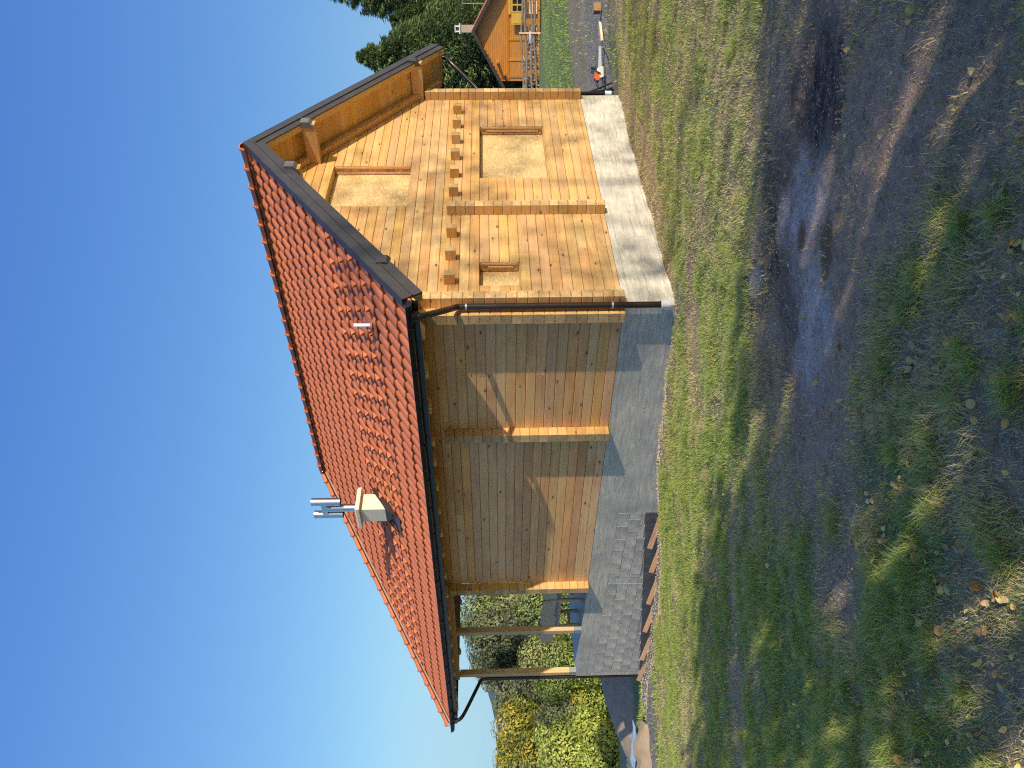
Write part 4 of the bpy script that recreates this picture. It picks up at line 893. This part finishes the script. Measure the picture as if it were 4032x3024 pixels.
n = 5200; lx_, ly_ = sample(n, .6, 2.4, 14, 1.0); mk = masks(lx_, ly_); ok = (rng.random(n) < (.15+.9*sstep(fbm(lx_+50, ly_, 1.3, 3), .35, .65)+.5*mk['straw'])*(1-.75*mk['bare'])*(1-.9*mk['char'])) & outside_house(lx_, ly_); lx_, ly_ = lx_[ok], ly_[ok]
ea = -np.abs(rng.normal(.15, .15, 700))-.02; eb = rng.random(700)*6.6; lx_ = np.r_[lx_, K0.x+ea*dA.x+eb*dB.x]; ly_ = np.r_[ly_, K0.y+ea*dA.y+eb*dB.y]
lz_ = tz(lx_, ly_)+.006+.012*rng.random(len(lx_)); CO = []; QF = []; TN = []; n0 = 0
LV = [(np.array([v.co for v in m_.vertices]), [tuple(p.vertices) for p in m_.polygons if len(p.vertices) == 4]) for m_ in LMS]
for i in range(len(lx_)):
    v, q = LV[i % 7]; s_ = random.uniform(.012, .034); e_ = Matrix.Rotation(random.random()*6.28, 3, 'Z') @ Matrix.Rotation(random.gauss(0, .5), 3, 'X') @ Matrix.Rotation(random.gauss(0, .5), 3, 'Y')
    v = v @ np.array(e_).T*s_+(lx_[i], ly_[i], lz_[i]); CO.append(v); QF.append(np.array(q)+n0); n0 += len(v); TN.append(np.full(len(v), random.random()))
me = bpy.data.meshes.new('leaf_litter'); fast_mesh(me, np.concatenate(CO), np.concatenate(QF), False); at = me.attributes.new('tint', 'FLOAT', 'POINT'); at.data.foreach_set('value', np.concatenate(TN).astype(np.float32)); tag(mesh_obj('leaf_litter', me, None, [M['litter']]), kind='stuff')
P = []; S = []
for i in range(9000):
    y = 2.3+6.5*random.random()**1.5; x = random.uniform(-.56, .56)*y; P.append((x, y, 0)); S.append(random.uniform(.0025, .0085))
P = np.array(P); mk = masks(P[:, 0], P[:, 1]); keep = rng.random(len(P)) < np.clip(.35+mk['bare']+mk['char']+mk['ash']-.5*mk['green'], .1, 1); P = P[keep]; S = np.array(S)[keep]; P[:, 2] = tz(P[:, 0], P[:, 1])+.001
scatter_stones('soil_crumbs', P, S, plain('soil_crumb', (.33, .245, .17), .95, .45, 3))
# dry straws
n = 14000; sx, sy = sample(n, .58, 2.3, 8, .8); mk = masks(sx, sy); ok = rng.random(n) < (.55*(1-mk['char'])*(1-mk['ash'])*(1-.6*mk['bare'])); sx, sy = sx[ok], sy[ok]; n = len(sx)
an = rng.random(n)*6.283; L = .006+.020*rng.random(n)**2; wv = .0006+.0004*rng.random(n); zz = tz(sx, sy)+.004+.012*rng.random(n); dx, dy = np.cos(an)*L, np.sin(an)*L; px_, py_ = -np.sin(an)*wv, np.cos(an)*wv
co = np.stack([np.stack([sx-dx-px_, sy-dy-py_, zz-.004], 1), np.stack([sx+dx-px_, sy+dy-py_, zz+.006], 1), np.stack([sx+dx+px_, sy+dy+py_, zz+.007], 1), np.stack([sx-dx+px_, sy-dy+py_, zz-.003], 1)], 1).reshape(-1, 3)
me = bpy.data.meshes.new('dry_straw'); fast_mesh(me, co, np.arange(n*4).reshape(-1, 4), False); at = me.attributes.new('tint', 'FLOAT', 'POINT'); at.data.foreach_set('value', np.repeat(rng.random(n)*.9, 4).astype(np.float32)); tag(mesh_obj('dry_straw', me, None, [M['litter']]), kind='stuff')
# ------------------------------------------------------------------ trees
def trunk_mb(h, r0, limbs, rd, spread=.4):
    mb = MB(); pts = [(rd.gauss(0, .02)*h*t, rd.gauss(0, .02)*h*t, h*t) for t in np.linspace(0, 1, 6)]; mb.tube(pts, [r0*(1-.8*t) for t in np.linspace(0, 1, 6)], 7)
    for i in range(limbs):
        t = rd.uniform(.25, .8); an = rd.random()*6.28; L = h*spread*(1.1-t); s = Vector((0, 0, h*t)); d = Vector((math.cos(an), math.sin(an), rd.uniform(.5, 1.1)))*L
        mb.tube([s, s+d*.5+Vector((0, 0, .03)), s+d], [r0*.4*(1-t*.5), r0*.22, r0*.06], 5)
    return mb
def crown(cx_list, n, size, seed, up=.3):
    """leaves as small quads on the skins of many clumps. cx_list: (x,y,z,rx,ry,rz)"""
    g = np.random.default_rng(seed); C = np.array(cx_list); w = (C[:, 3]*C[:, 4]+C[:, 3]*C[:, 5]); w = w/w.sum(); ci = g.choice(len(C), n, p=w)
    d = g.normal(0, 1, (n, 3)); d /= np.linalg.norm(d, axis=1)[:, None]; r_ = 1-.30*g.random(n)**1.6; c = C[ci, :3]+d*r_[:, None]*C[ci, 3:]
    s_ = size*(.6+.8*g.random(n)); nr = d*1.25+g.normal(0, .45, (n, 3)); nr[:, 2] += up; nr /= np.linalg.norm(nr, axis=1)[:, None]
    t = np.cross(nr, g.normal(0, 1, (n, 3))); t /= np.linalg.norm(t, axis=1)[:, None]; b_ = np.cross(nr, t)
    co = np.stack([c-t*s_[:, None], c+b_*s_[:, None]*.55, c+t*s_[:, None], c-b_*s_[:, None]*.55], 1).reshape(-1, 3)
    tint = np.clip(.45+.25*g.normal(0, 1, n)*.6+(g.random(len(C))*.9-.45)[ci]+d[:, 2]*.10, 0, 1)
    return co, tint
def crown_obj(name, co, tint, mat, parent):
    me = bpy.data.meshes.new(name); fast_mesh(me, co, np.arange(len(co)).reshape(-1, 4), False)
    at = me.attributes.new('tint', 'FLOAT', 'POINT'); at.data.foreach_set('value', np.repeat(tint, 4).astype(np.float32)); return mesh_obj(name, me, parent, [mat])
def broadleaf(x, y, h, w, mat, label, seed, n=7000, size=.075, cat='tree', group=None, name='tree', low=.12, clumps=30, bark='bark', z=None, trunk_r=.09):
    rd = random.Random(seed); z0 = float(tz(x, y)) if z is None else z; t = empty(name, (x, y, z0)); tag(t, label, cat, group)
    trunk_mb(h*.85, trunk_r, 7, rd).build('trunk', M[bark], t); C = []
    for i in range(clumps):
        u = rd.random(); zz = h*(low+(1-low)*u); prof = math.sin(math.pi*min(1, .18+.80*u))**.7; an = rd.random()*6.28; q = w*.5*prof*math.sqrt(rd.random())*.95
        s_ = rd.choice((.10, .14, .19, .27))*rd.uniform(.85, 1.15)*w*.85; C.append((math.cos(an)*q, math.sin(an)*q, min(zz, h-s_*.5), s_, s_, s_*rd.uniform(.7, 1.3)))
    co, ti = crown(C, n, size, seed); co = co[...]; co[:, 2] = np.maximum(co[:, 2], .02); crown_obj('crown', co, ti, M[mat], t); return t
# left background, seen past and through the terrace.  (u = X/Y, distance, height above eye of the top)
TL = [(-.272, 46.1, 1.76, 4.7, 'fol_g', 'tall yellow-green tree with pale trunk seen between the corner logs and the near terrace post', 'birch'),
      (-.318, 43.0, 1.31, 4.4, 'fol_w', 'grey-green willow-like tree seen right of the near terrace post', 'bark'),
      (-.350, 46.1, 1.00, 4.4, 'fol_w', 'dull grey-green tree seen just inside the far terrace post', 'bark'),
      (-.235, 49.2, 1.38, 4.4, 'fol_g', 'mid green tree behind the terrace bench, against the house', 'bark'),
      (-.395, 47.6, -0.54, 3.8, 'fol_g', 'dark green tree just beyond the far downpipe', 'bark'),
      (-.428, 44.5, -0.31, 4.7, 'fol_y', 'broad olive-yellow tree with the highest top left of the house', 'bark'),
      (-.462, 46.1, -0.23, 4.0, 'fol_y', 'olive green tree standing between the broad tree and the picture edge', 'bark'),
      (-.505, 43.0, -1.15, 4.4, 'fol_g', 'mid green tree at the outermost left edge', 'bark')]
for i, (u, d, tp, w, mt, lb, bk) in enumerate(TL):
    x = u*d; z0 = float(tz(x, d)); broadleaf(x, d, EYE+tp-z0, w*1.25, mt, lb, 40+i, 19000, .085, group='trees beyond the terrace', bark=bk, low=.05)
BL = [(-.285, 41.4, -1.72, 4.5, 'fol_g', 'low green bush below the tall tree behind the bench'), (-.33, 40.7, -1.56, 4.3, 'fol_g', 'low green bush between the two terrace posts'), (-.365, 39.8, -2.03, 3.7, 'fol_b', 'bright low bush behind the far terrace post'),
      (-.385, 39.8, -1.87, 3.5, 'fol_y', 'yellowish bush at the foot of the dark green tree'), (-.412, 39.8, -2.42, 3.7, 'fol_w', 'pale dry bush with seed heads above the tan bank'), (-.44, 39.1, -2.18, 3.7, 'fol_b', 'bright yellow-green bush below the broad olive tree'), (-.472, 38.3, -2.65, 4.1, 'fol_b', 'bright yellow-green bush above the blue plastic sheet'), (-.503, 38.8, -2.59, 4.3, 'fol_b', 'bright yellow bush at the left picture edge'),
      (-.425, 39.3, -3.72, 3.6, 'fol_b', 'low bright bush spreading over the top of the tan bank'), (-.45, 38.2, -3.88, 3.6, 'fol_b', 'low yellow-green bush behind the plastic sheet'), (-.485, 37.7, -3.97, 3.6, 'fol_b', 'lowest yellow bush behind the sand heap'), (-.25, 40.7, -2.03, 4.8, 'fol_b', 'bright green bush seen under the bench seat')]
for i, (u, d, tp, w, mt, lb) in enumerate(BL):
    x = u*d; z0 = float(tz(x, d)); broadleaf(x, d, max(.9, EYE+tp-z0), w*1.25, mt, lb, 70+i, 13000, .07, cat='bush', name='bush', group='bushes along the bank', low=.02, clumps=17, trunk_r=.03)
# spruces
def spruce(x, y, h, w, label, seed, n_b=240, z=None, bare=.06, group='spruces behind the cabin', sz=1.0):
    rd = random.Random(seed); g = np.random.default_rng(seed); z0 = float(tz(x, y)) if z is None else z; t = empty('spruce_tree', (x, y, z0)); tag(t, label, 'tree', group)
    mb = MB(); mb.tube([(0, 0, 0), (0, 0, h*.5), (0, 0, h*.99)], [h*.018, h*.011, .012], 7); mb.build('trunk', M['bark'], t)
    CO = []; TI = []
    for i in range(n_b):
        u = bare+(1-bare)*(i/n_b)**.9; L = w*.5*(1-u)**.9*rd.choice((.62, .8, .95, 1.1, 1.28))*rd.uniform(.92, 1.08)+.10; an = rd.random()*6.28; zz = h*u; k = int(30+70*L)
        s_ = np.sqrt(g.random(k)); dr = -.16*L*np.sin(s_*2.6)+(.10*L*s_**3); side = g.normal(0, .13, k)*L*(.35+s_)*.9
        px2 = np.cos(an)*s_*L-np.sin(an)*side; py2 = np.sin(an)*s_*L+np.cos(an)*side; pz = zz+dr-np.abs(side)*.35+g.normal(0, .02, k)-g.random(k)*.10*L
        c = np.stack([px2, py2, pz], 1); out = np.stack([np.cos(an)+g.normal(0, .35, k), np.sin(an)+g.normal(0, .35, k), g.normal(-.25, .35, k)], 1); out /= np.linalg.norm(out, axis=1)[:, None]
        wv = np.cross(out, g.normal(0, 1, (k, 3))); wv /= np.linalg.norm(wv, axis=1)[:, None]; ln = (.10+.10*g.random(k))*sz; ww = ln*.13
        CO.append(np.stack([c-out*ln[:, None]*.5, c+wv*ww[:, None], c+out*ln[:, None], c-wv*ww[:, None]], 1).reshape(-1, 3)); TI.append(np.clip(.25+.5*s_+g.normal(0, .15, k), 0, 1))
    n = 60; zt = h*(1-.06*g.random(n)); c = np.stack([g.normal(0, .02, n), g.normal(0, .02, n), zt], 1); out = g.normal(0, .5, (n, 3)); out[:, 2] = 1; out /= np.linalg.norm(out, axis=1)[:, None]; wv = np.cross(out, g.normal(0, 1, (n, 3))); wv /= np.linalg.norm(wv, axis=1)[:, None]
    CO.append(np.stack([c-out*.05, c+wv*.02, c+out*.13, c-wv*.02], 1).reshape(-1, 3)); TI.append(np.full(n, .7))
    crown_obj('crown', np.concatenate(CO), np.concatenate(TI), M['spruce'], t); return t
def sp_top(u, d, px_above): return EYE+px_above/3131.7*d
for u_, ut, d, px_, w_, nb_, lb_ in ((.412, .417, 60, 512, 8.6, 640, 'tall spruce rising behind the roof overhang, the leftmost pointed top'), (.458, .455, 63, 380, 8.5, 520, 'second spruce, between the pointed one and the tallest one'), (.515, .5, 64, 800, 8.5, 600, 'tallest dark spruce whose crown leaves the picture at the right edge'),
                       (.372, .38, 66, 505, 5.0, 340, 'spruce mostly hidden by the roof edge, only a small tip showing'), (.345, .38, 68, 330, 7, 320, 'dark spruce filling the gap under the roof overhang'), (.43, .43, 70, 330, 8, 320, 'darkest spruce low behind the cabin chimney')):
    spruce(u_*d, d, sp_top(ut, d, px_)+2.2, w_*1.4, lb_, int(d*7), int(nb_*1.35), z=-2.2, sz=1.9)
# ------------------------------------------------------------------ cabin in the background
cz = -1.75; cab = empty('cabin', (22.2, 50, cz), R(-27)); tag(cab, 'small honey-coloured cabin with brown rake boards behind the pole fence', 'house')
hw, pk, sl2, dpt = 3.45, 4.30, .57, 5.0      # half width, peak height, slope, depth
mb = MB(); mb.prism([(-hw+.5, 0, 0), (hw-.5, 0, 0), (hw-.5, 0, pk-.25-sl2*(hw-.5)), (0, 0, pk-.25), (-hw+.5, 0, pk-.25-sl2*(hw-.5))], (0, dpt, 0)); cw_ = mb.build('cabin_wall', M['cabin'], cab)
clad = MB(); z = .02
while z < pk-.4:
    half = min(hw-.5, (pk-.25-z)/sl2-.02)
    for x0, x1 in ((-half, half),):
        clad.prism([(x0, -.02, z), (x1, -.02, z), (x1, -.006, z+.13), (x0, -.006, z+.13)], (0, .02, 0))
    z += .135
c_ = clad.build('cladding_boards', M['cabin'], cab); tag(c_, kind='stuff')
for x in (-2.75, -1.75, -.55, 1.2): mb = MB(); mb.box(x, x+.17, -.045, 0, 0, min(1.95, pk-.3-sl2*abs(x)-.1)); mb.build('wall_post', M['cabin'], cab)
mb = MB(); mb.box(-hw+.5, hw-.5, -.05, 0, 1.95, 2.10); mb.build('wall_beam', M['cabin'], cab)
for x in (-2.6, -1.85): mb = MB(); mb.box(x, x+.14, -.5, .0, pk-.35-sl2*(abs(x))-.28, pk-.35-sl2*abs(x)-.14); mb.build('beam_end', M['cabin'], cab)
for sg in (-1, 1):
    mb = MB(); mb.prism([(0, -.55, pk+.0), (sg*hw*1.08, -.55, pk-sl2*hw*1.08), (sg*hw*1.08, -.55, pk-.22-sl2*hw*1.08), (0, -.55, pk-.22)], (0, .05, 0)); mb.build('rake_board', M['trim'], cab)
    mb = MB(); mb.prism([(0, -.5, pk+.02), (sg*hw*1.1, -.5, pk+.02-sl2*hw*1.1), (sg*hw*1.1, dpt+.4, pk+.02-sl2*hw*1.1), (0, dpt+.4, pk+.02)], (0, 0, -.10)); mb.build('roof', M['tile'], cab)
w = MB(); w.box(1.05, 1.95, -.07, -.03, 1.05, 1.82); wf = w.build('window', M['shutter'], cab)
for x0, x1 in ((1.15, 1.45), (1.55, 1.85)):
    for z0, z1 in ((1.15, 1.41), (1.46, 1.72)): mb = MB(); mb.box(x0, x1, -.078, -.0705, z0, z1); mb.build('pane', M['glass'], wf)
mb = MB(); mb.box(.38, 1.03, -.30, -.26, 1.08, 1.80); sh = mb.build('shutter', M['shutter'], cab); mb = MB(); mb.box(.46, .95, -.31, -.301, 1.18, 1.70); mb.build('shutter_panel', M['shutter'], sh)
mb = MB(); mb.box(.9, 2.1, -.12, -.03, .93, 1.03); mb.build('window_sill', M['shutter'], wf); mb = MB(); mb.box(.95, 2.05, -.10, -.03, 1.84, 1.98); mb.build('window_head', M['shutter'], wf)
mb = MB(); mb.box(-.10, .32, .5, .92, pk-.35, pk+.72); chb = mb.build('chimney', M['brick'], cab)
mb = MB(); mb.box(-.18, .40, .42, 1.0, pk+.72, pk+.79); mb.box(-.08, -.0, .5, .6, pk+.79, pk+1.02); mb.box(.22, .30, .5, .6, pk+.79, pk+1.02); mb.box(-.10, .32, .48, .94, pk+1.02, pk+1.07); mb.build('chimney_cap', M['white'], chb)
mb = MB(); mb.tube([(1.55, 1, pk-.8), (1.55, 1, pk+.55)], .02, 6); mb.tube([(1.2, 1, pk+.52), (1.75, 1, pk+.52)], .012, 5)
for q in range(6): mb.tube([(1.22+q*.09, .8, pk+.52), (1.22+q*.09, 1.2, pk+.52)], .006, 4)
mb.build('antenna', M['galv'], cab)
# pole fence and woodpile in front of the cabin
fy = 46; fz = float(tz(18.5, fy)); fence = empty('pole_fence', (18.5, fy, fz)); tag(fence, 'fence of four rough horizontal poles in front of the cabin', 'fence')
for k, zz in enumerate((.20, .46, .74, .98)):
    mb = MB(); rd = random.Random(k); pts = [(x, rd.uniform(-.04, .04), zz*1.02+rd.uniform(-.02, .02)+.05*math.sin(x*1.3+k*2)+.035*(x+4)/8*(-1)**k) for x in np.linspace(-5, 7, 16)]; mb.tube(pts, [.058+rd.uniform(-.012, .012) for _ in pts], 7); mb.build('rail', M['poles'], fence)
for x in (-2.2, 1.75, 5.5): mb = MB(); mb.box(x-.035, x+.035, -.03-.09, -.03-.055, -.2, 1.16); mb.build('post', M['edge'], fence)
rd = random.Random(5); mb = MB()
for i in range(330):
    x = rd.uniform(-4.0, 2.6); zz = rd.random()**1.2*(.85 if x < 0.6 else .6); L = rd.uniform(.15, .4); d = Vector((rd.gauss(0, 1), rd.gauss(0, .7), rd.gauss(0, .7))).normalized()*L
    p = Vector((x, rd.uniform(-.4, .4), zz+.05)); mb.tube([p-d/2, p+d/2], rd.uniform(.03, .06), 4, smooth=False)
o = mb.build('firewood', M['split'], None, fix=False); o.location = (18.5, fy+.7, fz); tag(o, kind='stuff')
for k, (x, lb) in enumerate(((1.95, 'neat stack of reddish split logs left of the fence post, beside the grey cover'), (3.5, 'taller stack of cut roof laths at the right picture edge behind the rails'))):
    st = empty('log_stack', (18.5+x, fy+.8, fz)); tag(st, lb, 'wood stack')
    for i in range(5):
        for j in range(4+2*k): mb = MB(); mb.box(-.35+.15*i, -.35+.15*i+.14, -.3, .3, .12*j, .12*j+.115); mb.build('split_log', M['edge'] if k else M['split'], st)
mb = MB(); mb.prism([(-.45, -.32, .52), (.5, -.32, .48), (.45, .32, .5), (-.4, .32, .55)], (0, 0, .05)); mb.prism([(-.45, -.33, .20), (.1, -.33, .15), (.1, -.33, .53), (-.45, -.33, .55)], (0, .02, 0)); o = mb.build('grey_cover', M['tarp']); o.location = (20.35, fy+.75, fz+.0); tag(o, 'crumpled grey cover lying over the neat log stack', 'tarpaulin')
# ------------------------------------------------------------------ small things right of the house
def gat(x, y): return float(tz(x, y))
SAWS = .82
saw = empty('chainsaw', (6.75, 17.25, gat(6.75, 17.25)), R(178)); tag(saw, 'orange and white chainsaw lying on the gravel path', 'chainsaw')
mb = MB(); mb.prism([(-.12, -.09, .02), (.14, -.09, .02), (.17, -.09, .12), (.10, -.09, .20), (-.08, -.09, .19), (-.14, -.09, .10)], (0, .18, 0)); mb.build('engine_cover', M['offwhite'], saw)
mb = MB(); mb.prism([(.02, -.10, .13), (.22, -.10, .13), (.24, -.10, .20), (.17, -.10, .27), (.05, -.10, .26)], (0, .2, 0)); mb.build('top_cover', M['orange'], saw)
mb = MB(); mb.prism([(-.12, .02, .06), (-.66, .02, .07), (-.69, .02, .105), (-.66, .02, .135), (-.12, .02, .15)], (0, .012, 0)); mb.build('guide_bar', M['galv'], saw)
mb = MB(); mb.tube(bezier([(.14, -.12, .08), (.0, -.14, .22), (-.02, -.02, .33), (.0, .12, .26), (.06, .12, .1)], 5), .014, 7); mb.build('front_handle', M['black'], saw)
mb = MB(); mb.tube(bezier([(.18, 0, .16), (.34, 0, .19), (.42, 0, .12), (.38, 0, .05), (.26, 0, .03), (.16, 0, .05)], 5), .016, 7); mb.build('rear_handle', M['black'], saw)
mb = MB(); mb.prism([(-.10, -.08, .20), (-.13, -.08, .34), (-.11, -.08, .35), (-.07, -.08, .21)], (0, .16, 0)); mb.build('hand_guard', M['black'], saw)
saw.scale = (SAWS,)*3
bx_ = MB(); bx_.box(-.12, .12, -.08, .08, 0, .19); bx_.box(-.125, .0, -.085, .085, .185, .192); o = bx_.build('cardboard_box', M['card']); o.location = (8.12, 17.2, gat(8.12, 17.2)-.02); o.rotation_euler = (0, 0, .2); tag(o, 'small brown cardboard box standing on the gravel path', 'box')
o.scale = (.8, .8, .8)
pl_ = MB(); pl_.prism([(-.25, -.05, 0), (-.1, -.06, 0), (.18, -.05, 0), (.26, 0, 0), (.18, .05, 0), (-.2, .05, 0)], (0, 0, .05)); o = pl_.build('wood_offcut', M['split']); o.location = (7.5, 16.95, gat(7.5, 16.95)+.0); o.rotation_euler = (0, -.05, .25); tag(o, 'pale pointed wood offcut lying on the path behind the chainsaw', 'wood')
st_ = MB(); st_.tube([(-.3, 0, .02), (0, .01, .03), (.3, -.02, .02)], .014, 6); o = st_.build('stick', M['poles']); o.location = (7.08, 16.7, gat(7.08, 16.7)); o.rotation_euler = (0, 0, .8); tag(o, 'thin bare stick lying between the offcut and the chainsaw', 'stick')
# hoses by the far downpipe
hs = MB(); p = W(.25, 6.75, 0); z0 = gat(p.x, p.y)
for k in range(3): hs.tube(bezier([(.15*k, .1, .02), (.02+.1*k, .0, .5), (.05*k, .0, .78+.02*k), (.1+.08*k, .1, .5), (.25+.1*k, .12, .04)], 6), .018, 7)
o = hs.build('hose', M['black']); o.location = (p.x-.02, p.y, z0); tag(o, 'black hoses hanging behind the far downpipe at the gable corner', 'hose')
# left: sand heap, plastic sheet
def heap(name, x, y, rx, ry, h, mat, seed, peaks=()):
    n_ = 48; X, Y = np.meshgrid(np.linspace(-1.25, 1.25, n_), np.linspace(-1.25, 1.25, n_)); r_ = np.hypot(X, Y); Zh = h*np.clip(1-r_**1.3, 0, None)
    for qx, qy, qh, qr in peaks: Zh = np.maximum(Zh, qh*np.clip(1-(np.hypot(X-qx, Y-qy)/qr)**1.3, 0, None))
    wx, wy = x+X*rx, y+Y*ry; Zh = Zh+(fbm(wx*3+seed, wy*3, 1.5, 3)-.5)*.08*h*(Zh > 0)-.04*(Zh <= 0); me = grid_mesh(name, X*rx, Y*ry, Zh+tz(wx, wy)-gat(x, y)); o = mesh_obj(name, me, None, [mat]); o.location = (x, y, gat(x, y)); return o
tag(heap('sand_heap', -8.95, 17.0, 1.3, .8, .50, M['sand'], 3, [(.75, .2, .34, .6)]), 'smooth twin-humped heap of tan sand at the left edge of the yard', 'sand heap')
tag(heap('earth_bank', -8.6, 22.6, 2.2, 1.5, .75, M['sand'], 9, [(1.1, .1, .75, 1.0)]), 'low tan earth bank below the bushes beyond the terrace', 'earth bank')
X, Y = np.meshgrid(np.linspace(-1, 1, 40), np.linspace(-1, 1, 14)); wx = -9.35+X*.75; wy = 20.2+Y*.5+X*-.5; me = grid_mesh('plastic_sheet', wx, wy, tz(wx, wy)+.10+.05*fbm(wx*2, wy*2, 2, 3)); tag(mesh_obj('plastic_sheet', me, None, [plain('pale_blue_sheet', (.50, .62, .72), .25, .1, 3)]), 'pale blue plastic sheet spread on the ground under the yellow bushes', 'plastic sheet')
# ------------------------------------------------------------------ thin air haze up to the far hills
hz = MB(); hz.box(-1500, 1200, -120, 1300, -130, 20.5); ho = hz.build('haze', N('air').m); tag(ho, kind='stuff')
hm = ho.data.materials[0]; hm.node_tree.nodes.remove(hm.node_tree.nodes['Principled BSDF']); pv = hm.node_tree.nodes.new('ShaderNodeVolumePrincipled')
pv.inputs['Color'].default_value = (.80, .95, 1, 1); pv.inputs['Density'].default_value = .00008; pv.inputs['Anisotropy'].default_value = .2
hm.node_tree.links.new(pv.outputs[0], hm.node_tree.nodes['Material Output'].inputs['Volume'])
sc.cycles.volume_bounces = 0
# ------------------------------------------------------------------ trees behind the photographer (they shade the foreground)
EDGE = [(14, -2), (12.2, -1), (10.4, .2), (8.8, 1.2), (7.2, 2.2), (5.8, 3.1), (4.6, 3.9), (3.3, 4.6), (2.25, 5.0), (1.36, 5.4), (.72, 6.2), (0, 7.0), (-1.23, 7.6), (-2.3, 8.3), (-3.4, 9.3), (-4.6, 10.4), (-5.8, 11.4), (-7.2, 12.6), (-8.6, 13.6), (-10.2, 15)]
rb = random.Random(12)
for i, (ex, ey) in enumerate(EDGE):
    D = rb.uniform(17, 23); x, y = ex+.611*D+rb.uniform(-.3, .3), ey-.7915*D; zg = float(tz(x, y)); topz = float(tz(ex, ey))+.346*D+rb.uniform(-.28, .30)
    broadleaf(x, y, topz-zg, 3.4, 'fol_g', 'leafy tree in the row standing behind the photographer', 200+i, 430, .15, group='trees behind the photographer', low=.0, clumps=34, trunk_r=.12)
for i, (ex, ey, D, up_2, w, n_) in enumerate([(3.2, 12.6, 30, 2.6, 6.0, 1250), (1.5, 11.0, 27, 2.0, 4.5, 850), (5.8, 14.6, 32, 2.0, 5.0, 850)]):
    x, y = ex+.611*D, ey-.7915*D; zg = float(tz(x, y))
    broadleaf(x, y, up_2+1.4+.346*D-zg, w, 'fol_g', 'tall thin-crowned tree standing behind the photographer, dappling the gable', 230+i, n_, .105, group='tall trees behind the photographer', low=.35, clumps=26, trunk_r=.12)
